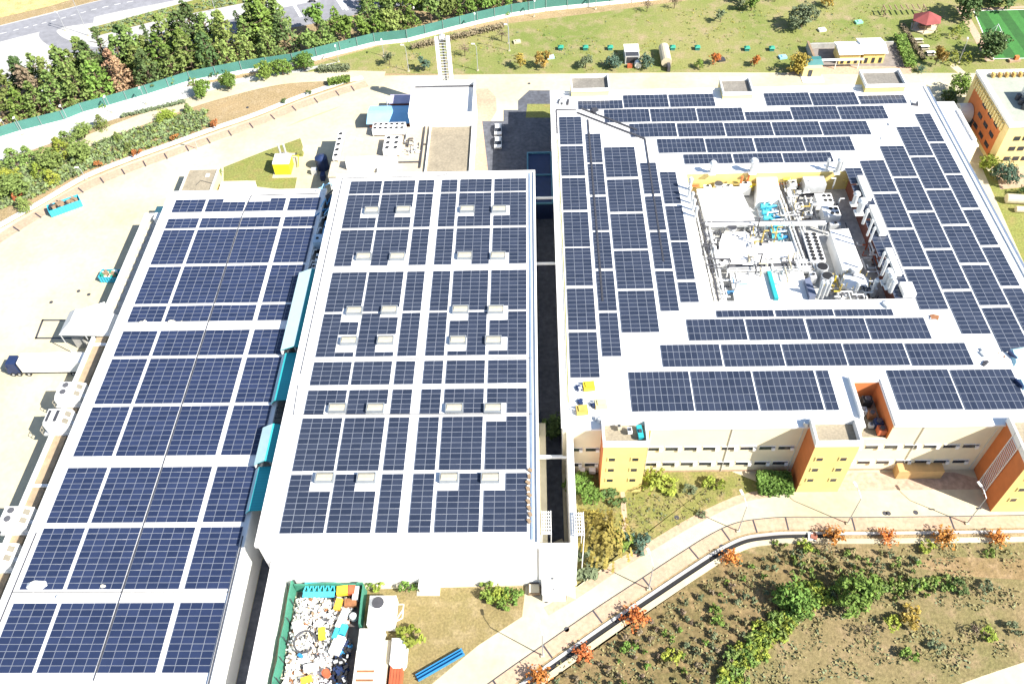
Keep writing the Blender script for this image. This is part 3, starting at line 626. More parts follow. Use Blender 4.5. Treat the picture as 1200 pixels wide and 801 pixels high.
MB().box(-92.3, 109, 0, -90., 111.4, 3.).build('control_box', greycon, tn)
gr = mat('grille_tan', (.20, .18, .14), .7)
def ahu(label, y, x=-84.6, octo=False):
    a = thing('air_handler', label, 'air handler', (x, y, 5.6), 'air handlers on the loading dock')
    L_, W_, H_ = 5.0, 4.0, 2.3
    if octo: pts = [(-2.5, -1.2), (-1.6, -2.1), (1.7, -2.1), (2.4, -1.5), (2.4, 1.5), (1.7, 2.1), (-1.6, 2.1), (-2.5, 1.2)]
    else: pts = [(-2.3, -1.9), (2.3, -1.9), (2.3, 1.9), (-2.3, 1.9)]
    mb = MB(); mb.prism([(p[0]+x, p[1]+y) for p in pts], 6.0, 7.6); mb.frustum([(p[0]+x, p[1]+y) for p in pts], 7.602, [(x-1.9, y-1.5), (x+.9, y-1.5), (x+.9, y+1.5), (x-1.9, y+1.5)], 8.6); mb.build('body', white, a)
    for dy in (-.75, .75):
        if octo: MB().box(x-1.7 if dy < 0 else x-.3, y-1.2, 8.6, x-1.2 if dy < 0 else x+.3, y+1.2, 8.66).build('intake_slot', metald, a)
        else: MB().cyl((x-.7, y+dy, 8.6), (x-.7, y+dy, 8.75), .55, n=12).build('fan', mat('fan_grey', (.09, .09, .10), .6), a)
        n_ = MB(); n_.poly([(x+1.2, y+dy-.5, 8.36), (x+2.05, y+dy-.5, 7.78), (x+2.05, y+dy+.5, 7.78), (x+1.2, y+dy+.5, 8.36)]); n_.v = [(a0, b0, c0+.06) for a0, b0, c0 in n_.v]; n_.build('grille', gr, a)
    mb = MB()
    for sx in (-1, 1):
        xx = x+sx*2.75
        for k in range(7): mb.cyl((xx, y-2.1+k*.7, 5.6), (xx, y-2.1+k*.7, 7.2), .05, n=4)
        for zz in (6.4, 7.2): mb.cyl((xx, y-2.2, zz), (xx, y+2.2, zz), .05, n=4)
    mb.build('railing', mat('railing_tan', (.40, .35, .26), .7), a)
    mb = MB(); mb.box(x-2.6, y-2.2, 5.61, x+2.6, y+2.2, 5.98); mb.build('platform', metalw, a)
    MB().cyl((x+2.2, y-.6, 7.0), (x+4.6, y-.6, 7.0), .45, n=8).build('duct', metalw, a)
ahu('white air handler with two round fans, rearmost on the loading dock', 92.2)
ahu('eight-sided white air handler with slotted top on the loading dock', 86.2, octo=True)
ahu('white air handler with two round fans, middle one on the loading dock', 66.8)
ahu('white air handler on the loading dock, nearest the front', 60.3)
# lorry
lo = thing('lorry', 'lorry with white box trailer and dark cab backed onto the dock', 'lorry', (-95, 103.2, 0))
MB().box(-100.2, 101.9, 1.25, -86.6, 104.5, 4.05).build('trailer', white, lo)
MB().box(-99.9, 102.2, .85, -87.2, 104.2, 1.24).build('chassis', metald, lo)
cb = MB().prism([(-103.2, 102.0), (-100.9, 102.0), (-100.9, 104.4), (-103.2, 104.4)], .7, 2.2).frustum([(-103.2, 102.0), (-100.9, 102.0), (-100.9, 104.4), (-103.2, 104.4)], 2.202, [(-102.7, 102.1), (-101.0, 102.1), (-101.0, 104.3), (-102.7, 104.3)], 3.6).build('cab', navy, lo)
q = MB(); q.poly([(-103.2, 104.2, 2.35), (-103.2, 102.2, 2.35), (-102.82, 102.25, 3.4), (-102.82, 104.15, 3.4)]); q.v = [(a-.02, b, c) for a, b, c in q.v]; q.build('windscreen', glass, cb)
for y in (101.75, 104.5): MB().box(-102.9, y, 2.3, -102.7, y+.15, 3.0).build('mirror', metald, cb)
for x in (-102.4, -101.2, -99.3, -90.5, -89.2, -88.): 
    for y in (101.95, 104.2):
        wh = MB().cyl((x, y-.02, .52), (x, y+.3, .52), .52, n=12).build('wheel', rubber, lo); MB().cyl((x, y-.03, .52), (x, y+.31, .52), .24, n=8).build('rim', metalw, wh)
MB().box(-101.2, 102.3, 1.0, -99.9, 104.1, 3.0).build('fairing', metald, lo)
# skips
def skip(label, c, rz, l, w_, h, fill, n):
    s = thing('skip_container', label, 'skip', (c[0], c[1], 0), 'open blue skips in the yard'); s.rotation_euler[2] = rz
    mb = MB(); t = .08
    mb.box(-l/2, -w_/2, .12, l/2, w_/2, .22); mb.box(-l/2, -w_/2, .222, l/2, -w_/2+t, h); mb.box(-l/2, w_/2-t, .222, l/2, w_/2, h); mb.box(-l/2, -w_/2+t, .222, -l/2+t, w_/2-t, h); mb.box(l/2-t, -w_/2+t, .222, l/2, w_/2-t, h)
    mb.build('tub', cyanp, s, local=True)
    mb = MB()
    for k in range(n):
        x = -l/2+.3+k*(l-.6)/(n-1); mb.box(x-.07, -w_/2-.12, .15, x+.07, -w_/2-.002, h); mb.box(x-.07, w_/2+.002, .15, x+.07, w_/2+.12, h)
    mb.build('rib', cyanp, s, local=True)
    mb = MB()
    for k in range(26): mb.obox(R.uniform(-l/2+.7, l/2-.7), R.uniform(-w_/2+.5, w_/2-.5), .23, R.uniform(.4, 1.), R.uniform(.3, .8), h*R.uniform(.75, 1.1), R.uniform(0, 3), R.randint(0, len(fill)-1))
    mb.build('rubbish', fill, s, local=True)
skip('long open blue skip of brown scrap beside the west kerb', (-109.6, 151.6), .56, 7.2, 2.5, 1.9, [wood, wood, metald], 11)
skip('short blue skip heaped with cardboard and rubbish beside the loading dock', (-91.4, 128.4), -.05, 4.2, 2.4, 1.7, [beige, white, greenp, wood], 7)
bn = thing('trolley', 'blue steel trolley parked against the dock beside the short skip', 'trolley', (-88, 130, 0)); MB().box(-88.8, 129.2, .4, -87.2, 131.2, 1.4).build('bin', bluep, bn)
for x in (-88.6, -87.4):
    for y in (129.4, 131.): MB().cyl((x-.06, y, .2), (x+.06, y, .2), .2).build('wheel', rubber, bn)
# ------------------------------------------------------------------ small buildings behind the left hall
ba = thing('pump_house', 'flat roofed beige pump house with yellow sides behind the left hall', 'building', (-78, 156, 0))
MB().box(-81.6, 151.7, 0, -74.6, 160.4, 3.7).build('wall', paleyellow, ba); mb = MB(); mb.box(-81.7, 151.6, 3.702, -74.5, 160.5, 3.9); mb.build('roof', gravel, ba)
mb = MB(); mb.ring_wall(((-81.8, 151.5), (-74.4, 160.6)), .3, 3.902, 4.2); mb.build('parapet', white, ba); MB().tube([(-78.5, 154.5, 4.), (-77.8, 156.2, 4.), (-74.8, 155., 4.)], .05, 4).build('cable', metald, ba); MB().box(-77, 157.5, 3.902, -76.2, 158.6, 4.1).build('hatch', white, ba)
bb = thing('site_cabin', 'white site cabin with faded rust stripes on its roof behind the left hall', 'cabin', (-69.5, 156, 0))
MB().box(-73.4, 153.2, 0, -65.6, 157.3, 2.5).build('wall', white, bb); MB().box(-73.5, 153.1, 2.502, -65.5, 157.4, 2.65).build('roof', mat('rust_striped_sheet', (.66, .45, .33), .8, col2=(.74, .70, .62), scale=.5), bb)
for x in (-71.2, -69.4): MB().box(x-.25, 153.12, 1.1, x+.25, 153.19, 1.9).build('window', glass, bb)
bc = thing('cabinet_plinth', 'low white plinth box at the edge of the grass behind the left hall', 'plinth', (-62, 154, 0)); MB().box(-65.2, 152.8, 0, -59.6, 156., .8).build('plinth', white, bc); MB().box(-64.8, 153.2, .802, -60.2, 155.6, .95).build('lid', concrete, bc)
ys = thing('gas_station', 'yellow gas skid with white roof and twin stacks on the small lawn', 'gas station', (-60, 165, 0))
MB().box(-63, 161.5, 0, -56.8, 171, .12).build('slab', concrete, ys); MB().box(-62.4, 162.6, .122, -58.6, 166.6, 3.0).build('cabinet', mat('acid_yellow_paint', (.75, .68, .02), .6), ys); MB().box(-62.5, 162.9, 3.002, -58.5, 166.7, 3.3).build('roof', white, ys)
for x in (-61.9, -60.6): MB().cyl((x, 168.6, .122), (x, 168.6, 4.6), .28).build('stack', metalw, ys)
mb = MB(); mb.box(-62.4, 167.4, .122, -60.2, 169.6, 1.5); mb.build('vessel', mat('tan_vessel', (.38, .33, .27), .7), ys); mb = MB(); mb.tube([(-60, 168.5, 1.2), (-57.6, 168.5, 1.2), (-57.2, 165, .6)], .12); mb.build('pipe', yellowp, ys); MB().box(-58.3, 169.5, .122, -56.9, 170.8, .9).build('planter', green_m, ys)
# ------------------------------------------------------------------ utility block behind the middle hall
ub = thing('utility_block', 'beige flat roofed utility block behind the middle hall', 'building', (-31, 163, 0))
MB().box(-47.2, 154.2, 0, -25.2, 172.4, 5.7).build('wall', white, ub); MB().box(-47.3, 154.1, 5.702, -25.1, 172.5, 6.0).build('roof', mat('beige_roof_screed', (.50, .42, .31), .9, var=.08, scale=.2, fine=(1.2, .08)), ub)
MB().box(-24.9, 153.6, 0, -15., 172.1, 5.9).build('wall', white, ub); MB().box(-24.9, 153.5, 5.902, -15., 172.2, 6.2).build('roof', gravel, ub)
mb = MB(); mb.box(-15.0, 153.5, 0, -14.6, 172.2, 6.8); mb.box(-25.1, 153.5, 6.202, -24.8, 172.2, 6.7); mb.box(-24.8, 171.9, 6.202, -15.0, 172.2, 6.6); mb.build('parapet', white, ub)
wb = thing('plant_house', 'tall white plant house with sunken white roof beside the lattice flue tower', 'building', (-22.2, 177, 0))
MB().box(-30., 172.6, 0, -14.6, 186.2, 8.2).build('wall', white, wb); MB().box(-29.7, 172.8, 8.202, -14.9, 186., 8.3).build('roof', roofwhite, wb)
mb = MB(); mb.ring_wall(((-30.1, 172.55), (-14.5, 186.3)), .35, 8.302, 9.7); mb.build('parapet', white, wb)
for i in range(26):
    x = -29.2+i*.54; 
    if R.random() < .8: MB().box(x, 173.0, 8.304, x+.28, 173.3+R.random()*.3, 8.6).build('cable_clip', metalw, wb)
ft = thing('flue_tower', 'tall white lattice flue tower with twin ducts behind the plant house', 'tower', (-21.9, 187.6, 0))
for dx in (-1.35, 1.35): MB().box(-21.9+dx-.42, 187.0, 0, -21.9+dx+.42, 188.2, 20.6).build('duct', white, ft)
mb = MB()
for k in range(27):
    mb.box(-22.8, 187.1, .6+k*.75, -21., 187.25, .72+k*.75)
    a, b = (-22.8, -21.) if k % 2 else (-21., -22.8); mb.cyl((a, 187.9, .6+k*.75), (b, 187.9, 1.35+k*.75), .06, n=4)
mb.build('lattice', metalw, ft); mb = MB(); mb.box(-22.5, 186.9, 20.602, -21.3, 188.3, 21.); mb.cyl((-21.9, 187.6, 21.), (-21.9, 187.6, 21.9), .3); mb.build('platform', white, ft)
MB().box(-22.1, 187.3, .1, -21.7, 187.7, 20.6).build('cable_riser', metald, ft)
sh = thing('boiler_shed', 'shed with sky blue sheet roof against the white plant house', 'shed', (-36, 181, 0))
MB().box(-41.2, 178.3, 0, -30.6, 184.8, 3.4).build('wall', brick, sh)
mb = MB(); mb.frustum([(-41.7, 177.6), (-30.2, 177.6), (-30.2, 185.3), (-41.7, 185.3)], 3.402, [(-41.7, 180.9), (-30.2, 180.9), (-30.2, 182.), (-41.7, 182.)], 4.3); mb.build('roof', skyblue, sh)
for x in (-40, -38.8): MB().box(x-.35, 178.2, 1., x+.35, 178.29, 2.3).build('window', white, sh)
s2 = thing('lean_to', 'lilac roofed brick lean-to between the blue shed and the flue tower', 'shed', (-34, 188, 0))
MB().box(-36.6, 186., 0, -31., 189.4, 3.6).build('wall', brick, s2); MB().box(-36.9, 185.8, 3.602, -30.9, 189.6, 3.8).build('roof', mat('lilac_sheet', (.45, .40, .52), .6), s2); MB().cyl((-37.4, 186.2, 0), (-37.4, 186.2, 5.2), .2).build('flue', metalw, s2)
tk = thing('blue_silo', 'dark blue tank and pump in the shade left of the utility block', 'tank', (-51, 166, 0))
MB().cyl((-51.2, 165, 0), (-51.2, 165, 3.2), 1.5, n=16).build('tank', navy, tk); MB().cyl((-51.2, 165, 3.202), (-51.2, 165, 3.7), 1.4, .4, n=16).build('lid', navy, tk); MB().box(-53.6, 162.4, 0, -52.2, 163.6, 1.4).build('pump', metalw, tk); MB().box(-51, 160., 0, -50, 161.6, 1.6).build('pump', navy, tk)
def fanbox(name, label, x0, y0, x1, y1, zb, h, nx, ny, r, group=None, legs=True):
    f = thing(name, label, 'cooling unit', ((x0+x1)/2, (y0+y1)/2, zb), group)
    MB().box(x0, y0, zb+(.5 if legs else .02), x1, y1, zb+h).build('body', white, f)
    if legs:
        for x in (x0+.15, x1-.15):
            for y in (y0+.15, y1-.15): MB().box(x-.08, y-.08, zb, x+.08, y+.08, zb+.498).build('leg', metalw, f)
    for i in range(nx):
        for j in range(ny):
            cx = x0+(i+.5)*(x1-x0)/nx; cy = y0+(j+.5)*(y1-y0)/ny
            MB().cyl((cx, cy, zb+h+.003), (cx, cy, zb+h+.12), r, n=10, top=1).build('fan', [white, black], f)
    return f
fanbox('chiller', 'wide white chiller with twelve small fans at the rear of the utility roof', -38.6, 168.8, -30.8, 171.8, 6.0, 1.9, 6, 2, .42, 'chillers on the utility block')
fanbox('chiller', 'white chiller with six fans beside steel pipework on the utility roof', -35.2, 161.0, -31.3, 166.6, 6.0, 1.9, 2, 3, .5, 'chillers on the utility block')
fanbox('chiller', 'slim white chiller with one file of fans along the utility roof edge', -46.8, 159.4, -45.4, 169.6, 6.0, 1.2, 1, 5, .5, 'chillers on the utility block')
mb_t = thing('pipe_skid', 'tangle of grey steel pipework beside the chillers on the utility roof', 'pipework', (-28.6, 163, 6.0))
for i in range(16):
    x = R.uniform(-31, -26.4); y = R.uniform(160.6, 167.5); mb = MB(); p = [(x, y, 6.2)]
    for k in range(3):
        q = list(p[-1]); q[R.randint(0, 2)] += R.choice([-1, 1, 1.6]); q[2] = max(6.1, min(8.2, q[2])); q[0] = min(-25.6, q[0]); p.append(tuple(q))
    mb.tube(p, R.uniform(.08, .18)); mb.build('pipe', metalw if i % 3 else metald, mb_t)
mb = MB(); mb.tube([(-26.4, 156.5, 6.3), (-26.4, 172, 6.3)], .2); mb.build('pipe', metald, mb_t); mb = MB(); mb.tube([(-33, 158.6, 6.3), (-26.4, 158.6, 6.3)], .16); mb.build('pipe', metald, mb_t)
dl = thing('roof_duct', 'long white duct box lying along the front of the utility roof', 'duct', (-38, 158, 6.)); MB().box(-43.2, 156.4, 6.002, -31.6, 158.6, 8.1).build('casing', white, dl); MB().box(-36, 154.4, 6.002, -33.5, 156.2, 6.8).build('outlet', metalw, dl)
wp = thing('white_slab', 'loose white board lying on the beige utility roof', 'board', (-41, 168, 6.)); MB().obox(-42.6, 168.2, 6.002, 3.2, .7, .15, -.35).build('board', white, wp); MB().obox(-42.6, 168.2, 6.154, .6, .72, .05, -.35).build('strap', beige, wp)
# ------------------------------------------------------------------ teal canopies and plant in the gap between left and middle hall
for nm, y0, y1, zw, zr, ze, xr in (('sunlit pale topped teal canopy furthest back in the gap between left and middle halls', 97.8, 117.5, 11.8, 13.0, 12.2, -43.5), ('teal canopy in the gap behind the open truss bay', 87., 97.6, 10.4, 11.3, 11.5, -45.5), ('teal canopy with lit ridge in the gap ahead of the open truss bay', 74., 81.3, 11.4, 12.6, 12.0, -44.3), ('teal canopy nearest the front in the gap between halls', 65.8, 73.8, 10.2, 11.1, 11.3, -45.5)):
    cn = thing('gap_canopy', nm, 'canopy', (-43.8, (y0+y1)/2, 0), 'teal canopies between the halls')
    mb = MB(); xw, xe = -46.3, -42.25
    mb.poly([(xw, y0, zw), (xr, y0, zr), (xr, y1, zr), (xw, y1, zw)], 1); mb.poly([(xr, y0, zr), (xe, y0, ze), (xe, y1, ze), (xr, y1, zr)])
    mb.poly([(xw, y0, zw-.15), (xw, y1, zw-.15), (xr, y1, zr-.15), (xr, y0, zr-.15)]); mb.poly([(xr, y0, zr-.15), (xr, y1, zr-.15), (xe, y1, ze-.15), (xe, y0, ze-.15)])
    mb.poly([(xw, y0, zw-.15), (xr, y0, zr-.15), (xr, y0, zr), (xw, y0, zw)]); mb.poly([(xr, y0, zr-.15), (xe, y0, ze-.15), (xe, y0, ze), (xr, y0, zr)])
    mb.build('roof', [teal, mat('sunlit_teal_sheet', (.55, .74, .74), .5, var=.05)], cn)  # west slope painted pale to stand in for sun on the teal
    mb = MB(); mb.box(xw-.05, y0+.1, 9.62, xw+.1, y1-.1, max(9.7, zw-.16)); mb.build('upstand', white, cn)
    for yy in (y0+.3, y1-.3): MB().cyl((-43.6, yy, 0), (-43.6, yy, zr-.6), .15, n=6).build('post', metalw, cn)
tr = thing('roof_truss', 'open dark steel truss bay between the two teal canopies', 'truss', (-43.8, 81, 0))
mb = MB()
for k in range(5): mb.tube([(-45.3, 82.2+k*1.05, 10.), (-42.3, 82.2+k*1.05, 10.)], .08, 4)
for x in (-45, -43.8, -42.6): mb.tube([(x, 81.5, 10.2), (x, 86.9, 10.2)], .08, 4)
mb.build('beam', metald, tr); MB().cyl((-43.8, 84, 0), (-43.8, 84, 10.), .15).build('post', metald, tr)
for i, (x, y, z, l, w_, h, m, nm) in enumerate(((-43.8, 120.5, 10.2, 1.5, 1.6, 1.6, white, 'small white fan unit in the gap just behind the canopies'), (-43.7, 123.4, 10., 1.3, 2.2, 1.4, white, 'white duct box in the gap between halls, second from the canopies'), (-43.9, 128.4, 10., 3., 2.4, 2., mat('pale_blue_unit', (.45, .58, .68), .6), 'pale blue cooling unit with two dark fans in the gap between halls'), (-43.4, 132.6, 9., 1.5, 4., 2.2, skyblue, 'sky blue box in the gap between halls'), (-43.2, 138.2, 8.6, 2.0, 3.2, 2.2, teal, 'teal box at the rear of the gap between halls'))):
    u = thing('gap_unit', nm, 'plant unit', (x, y, 0), 'plant units in the gap between halls')
    MB().box(x-l/2, y-w_/2, z-1.2, x+l/2, y+w_/2, z+h-1.2).build('casing', m, u); MB().box(x-l/2+.1, y-w_/2+.1, 0, x+l/2-.1, y+w_/2-.1, z-1.21).build('stand', metald, u)
    for dx in (-.25, .25): MB().cyl((x+dx*l, y, z+h-1.199), (x+dx*l, y, z+h-1.1), .3, n=10).build('fan', black, u)
pr = thing('pipe_rack', 'blue pipes tangled at the rear of the gap between left and middle halls', 'pipework', (-44, 141, 0))
for i in range(18):
    x = R.uniform(-46.6, -42.6); y = R.uniform(136, 146); z = R.uniform(8.6, 10.8); l = R.uniform(1.5, 4.); mb = MB(); d = R.choice([(1, .3), (.2, 1), (.7, .8)])
    mb.tube([(x-d[0]*l/2 if x-d[0]*l/2 > -48 else -48, y-d[1]*l/2, z), (min(-42.3, x+d[0]*l/2), y+d[1]*l/2, z+R.uniform(-.5, .5)), (min(-42.3, x+d[0]*l/2), y+d[1]*l/2, z-1.5)], .13); mb.build('pipe', R.choice([bluep, metalw, skyblue, metald]), pr)
MB().box(-46.4, 139, 0, -43, 145, 8.4).build('frame', metald, pr)
for yy, ss in ((118.5, .9), (121.2, .8), (124.4, .8), (127.5, .7), (131, .8), (134.2, .7)):
    mb = MB(); mb.tube([(-45.3, yy, 9.7), (-44.9, yy+1.5*ss, 10.3), (-44.4, yy+1.2, 10.1)], .14); mb.build('pipe', metalw, pr)
# rags along the left roof seam
def roofbag(x, y, z, s, label, m):
    o = thing('roof_bag', label, 'bag', (x, y, z), 'bags on the left hall roof')
    mb = MB(); n = 7
    mb.frustum([(x+s*math.cos(2*PI*k/n)*R.uniform(.8, 1.2), y+s*.6*math.sin(2*PI*k/n)*R.uniform(.8, 1.2)) for k in range(n)], z+.003, [(x+s*.5*math.cos(2*PI*k/n), y+s*.3*math.sin(2*PI*k/n)) for k in range(n)], z+.35*s+.15); mb.build('sack', m, o); MB().cyl((x, y, z+.3*s+.1), (x+.1, y, z+.35*s+.4), .1, .05, 5).build('knot', m, o)
BG = mat('cream_sack', (.72, .66, .52), .9, var=.15)
for i, (a, b, s) in enumerate(((166, 379, .8), (192, 380, .6), (201, 378, 1.), (206, 380, .9), (213, 379, .8), (170, 377, .5), (284, 380, .6), (277, 380, .6))):
    p = G(a, b, ZL); roofbag(p.x, p.y, ZL, s, 'cream sack lying in the wide seam of the left roof, %s from left' % ordn(sorted([166, 170, 192, 201, 206, 213, 277, 284]).index(a)+1), BG)
p = G(44, 686, ZL); roofbag(p.x, p.y, ZL+.15, 1.6, 'crumpled white sheet draped on a front left solar table', white)
p = G(121, 687, ZL); roofbag(p.x, p.y, ZL+.15, .5, 'small cream bag lying on a front solar table', BG)
vt = thing('roof_vent', 'small grey mushroom vent in the front seam of the left roof', 'vent', (*G2(69, 700, ZL), ZL)); v_ = G(69, 700, ZL); MB().cyl((v_.x, v_.y, ZL), (v_.x, v_.y, ZL+.4), .2).build('pipe', metalw, vt); MB().cyl((v_.x, v_.y, ZL+.4), (v_.x, v_.y, ZL+.6), .35, .15).build('cowl', metalw, vt)
# cars
def car(label, x, y):
    c = thing('parked_car', label, 'car', (x, y, 0), 'white cars parked in the lane')
    cw, cl = .88, 2.15; mb = MB(); prof = [(-cl, .45), (-cl, .78), (-1.2, .92), (1.5, .98), (cl, .9), (cl, .45)]
    for sx in (0,):
        n = len(prof); L0 = [(-cw, p[0], p[1]) for p in prof]; R0 = [(cw, p[0], p[1]) for p in prof]; k = len(mb.v); mb.v += L0+R0
        mb.f += [tuple(range(k, k+n)), tuple(range(k+2*n-1, k+n-1, -1))]; mb.m += [0, 0]
        for i in range(n): j = (i+1) % n; mb.f.append((k+j, k+i, k+n+i, k+n+j)); mb.m.append(0)
    mb.build('body', white, c, local=True)
    mb = MB(); mb.frustum([(-.8, -1.2), (.8, -1.2), (.8, 1.7), (-.8, 1.7)], .95, [(-.66, -.45), (.66, -.45), (.66, 1.2), (-.66, 1.2)], 1.42, 0, 1); mb.build('cabin', [glass, white], c, local=True)
    for wx in (-.86, .7):
        for wy in (-1.35, 1.3): MB().cyl((wx, wy, .32), (wx+.16, wy, .32), .32, n=12).build('wheel', rubber, c, local=True)
    for wx in (-.62, .62): MB().box(wx-.18, -cl-.02, .62, wx+.18, -cl+.05, .76).build('headlight', glass, c, local=True)
    for wx in (-.62, .62): MB().box(wx-.18, cl-.03, .66, wx+.18, cl+.02, .84).build('tail_light', redp, c, local=True)
car('white car parked at the back of the shaded lane', -9.1, 178.2); car('white car parked in front of another in the shaded lane', -9.0, 172.9)

MB().box(-29.6, 185.35, 8.302, -14.95, 185.9, 8.5).build('gutter', metald, wb)
# ------------------------------------------------------------------ PLANT COURT inside the right factory (floor at FZ)
def unit(name, label, cat_, px4, z0, z1, m, roofm=None, extra=None):
    pts = [G2(a, b, z1) for a, b in px4]; cx = sum(p[0] for p in pts)/len(pts); cy = sum(p[1] for p in pts)/len(pts)
    t = thing(name, label, cat_, (cx, cy, z0)); MB().prism(pts, z0+.002, z1-.15).build('casing', m, t); MB().prism([(cx+(a-cx)*1.02, cy+(b-cy)*1.02) for a, b in pts], z1-.148, z1).build('roof', roofm or m, t)
    if extra: extra(t, cx, cy)
    return t
def hat(t, px_, z, r=.7):
    x, y = G2(*px_, z); MB().cyl((x, y, z+.002), (x, y, z+.5), r, n=12, top=1).build('fan', [metalw, metald], t)
u = unit('plant_room', 'largest white plant room roof at the rear left of the court', 'plant room', ((817, 222), (866, 219), (884, 258), (828, 262)), FZ, 11.2, white, roofwhite)
hat(u, (842, 217), 11.2, .9)
u = unit('plant_room', 'white plant room with fan cowl left of the cyan pumps', 'plant room', ((847, 274), (873, 271), (900, 288), (896, 304), (838, 304)), FZ, 10.6, white, roofwhite); hat(u, (858, 268), 10.6, .9)
unit('cooling_tower', 'white louvred cooling tower against the rear wall of the court', 'cooling tower', ((887, 208), (910, 206), (914, 227), (888, 229)), FZ, 12., white, roofwhite)
u = unit('plant_room', 'low flat white roof crossed by a teal strip at the front of the court', 'plant room', ((856, 320), (940, 317), (948, 351), (862, 352)), FZ, 9.6, white, roofwhite)
a_, b_, c_, d_ = (G2(898, 319, 9.6), G2(902, 319, 9.6), G2(912, 352, 9.6), G2(907, 352, 9.6)); MB().prism([a_, b_, c_, d_], 9.602, 10.3).build('gutter', teal, u)
u = unit('water_tank', 'small white tank with beige side in the middle of the court', 'tank', ((899, 285), (931, 283), (936, 301), (898, 302)), FZ, 10.2, white, roofwhite)
unit('duct_house', 'long white duct house running along the right side of the court', 'duct house', ((973, 270), (994, 268), (1011, 312), (988, 316)), FZ, 11.8, white, roofwhite)
unit('switch_cabinet', 'tall dark grey switch cabinet at the front of the court', 'cabinet', ((943, 327), (949, 325), (957, 345), (949, 348)), FZ, 10.6, mat('steel_blue_cabinet', (.13, .15, .22), .5))
w_ = thing('water_tank', 'round white tank with railed top in the front right corner of the court', 'tank', (*G2(1003, 333, 9.5), FZ)); x, y = G2(1003, 330, 11.); MB().cyl((x, y, FZ), (x, y, 11.), 2.6, n=20).build('shell', white, w_); MB().cyl((x, y, 11.), (x, y, 11.5), 2.4, .5, n=20).build('roof', roofwhite, w_)
mb = MB()
for k in range(12): mb.cyl((x+2.5*math.cos(k*PI/6), y+2.5*math.sin(k*PI/6), 11.), (x+2.5*math.cos(k*PI/6), y+2.5*math.sin(k*PI/6), 12.), .06, n=4)
mb.build('railing', olivep, w_); MB().box(x-.6, y+1.6, 11.05, x+.8, y+2.6, 12.2).build('hatch', metalw, w_)
for i, (a, b) in enumerate(((964, 312), (970, 323))):
    x, y = G2(a, b, 11.); d = thing('exhaust_drum', ('rear' if i == 0 else 'front')+' one of two open grey exhaust drums beside the dark cabinet', 'exhaust', (x, y, FZ), 'open exhaust drums in the court')
    MB().cyl((x, y, FZ), (x, y, 11.), 1.15, n=16).build('drum', metalw, d); MB().cyl((x, y, 11.002), (x, y, 11.1), 1.0, n=16).build('opening', black, d)
for i, (a, b, lab) in enumerate(((966, 232, 'rear one of two white fan cubes in the shaded court corner'), (974, 247, 'front one of two white fan cubes in the shaded court corner'))):
    x, y = G2(a, b, 11.); f = thing('fan_cube', lab, 'cooling unit', (x, y, FZ), 'white fan cubes in the court'); MB().box(x-1.7, y-1.5, FZ+.6, x+1.7, y+1.5, 11.).build('body', white, f)
    for dx in (.1, 1.1):
        for dy in (-.7, .7): MB().cyl((x+dx, y+dy, 11.003), (x+dx, y+dy, 11.1), .4, n=10).build('fan', black, f)
    for dx in (-1.5, 1.5):
        for dy in (-1.3, 1.3): MB().box(x+dx-.1, y+dy-.1, FZ, x+dx+.1, y+dy+.1, FZ+.598).build('leg', metalw, f)
fx0, fy0 = G2(948, 309, 10.2); fx1, fy1 = G2(965, 276, 10.2)
fanbox('chiller', 'long white chiller with sixteen black fans in the court', fx0+.2, fy0, fx0+3.1, fy1, FZ, 2.6, 2, 8, .5)
def skid(label, a, b, n):
    p = G(a, b, 9.2); s = thing('pump_skid', label, 'pump skid', (p.x, p.y, FZ), 'cyan pump skids in the court')
    MB().box(p.x-2.1, p.y-n*.9, FZ+.002, p.x+2.1, p.y+n*.9, FZ+.3).build('frame', white, s)
    for k in range(n):
        y = p.y-n*.9+.9+k*1.75
        MB().cyl((p.x-1.6, y, FZ+1.1), (p.x+.6, y, FZ+1.1), .62, n=10).build('pump', cyanp, s); MB().cyl((p.x+.6, y, FZ+1.1), (p.x+1.7, y, FZ+1.1), .36, n=8).build('motor', bluep, s)
        MB().tube([(p.x-1., y, FZ+1.6), (p.x-1., y, FZ+2.5), (p.x+1.2, y+.3, FZ+2.5)], .16).build('pipe', cyanp if k % 2 else white, s)
        MB().cyl((p.x+.3, y-.35, FZ+.4), (p.x+.3, y-.35, FZ+2.1), .22, n=8).build('valve', metalw, s)
skid('rear cyan pump skid with four pumps in the court', 901, 246, 4); skid('front cyan pump skid beyond the pipe bridge in the court', 911, 272, 3)
def rack(label, p0, p1, w_, zt, npipe, m=white, lanes=None):
    P0 = Vector(G2(*p0, zt)); P1 = Vector(G2(*p1, zt)); d = (P1-P0).normalized(); n = Vector((-d.y, d.x)); L_ = (P1-P0).length
    r = thing('pipe_rack', label, 'pipe rack', (*((P0+P1)/2), FZ), 'pipe racks in the court')
    for k in range(npipe):
        o = n*((k+.5)/npipe-.5)*w_; a = P0+o; b = P1+o; MB().tube([(*a, zt+.1*(k % 2)), (*b, zt+.1*(k % 2))], .16 if k % 2 else .22).build('pipe', (white, metalw, metald, white)[k % 4] if m is white else m, r)
    mb = MB(); nb = max(2, int(L_/3.5))
    for k in range(nb+1):
        c = P0+d*L_*k/nb; mb.cyl((*(c-n*w_/2), zt-.35), (*(c+n*w_/2), zt-.35), .12, n=4)
        for s in (-.5, .5): q = c+n*w_*s; mb.cyl((*q, FZ), (*q, zt-.3), .1, n=4)
    for s in (-.5, .5): mb.tube([(*(P0+n*w_*s), zt-.35), (*(P1+n*w_*s), zt-.35)], .1, 4)
    mb.build('frame', metalw, r)
rack('white pipe rack spanning the middle of the court from side to side', (826, 262), (968, 260), 1.2, 11.2, 3)
rack('long pipe rack crossing the front of the court', (852, 312), (950, 310), 3.0, 10.4, 5)
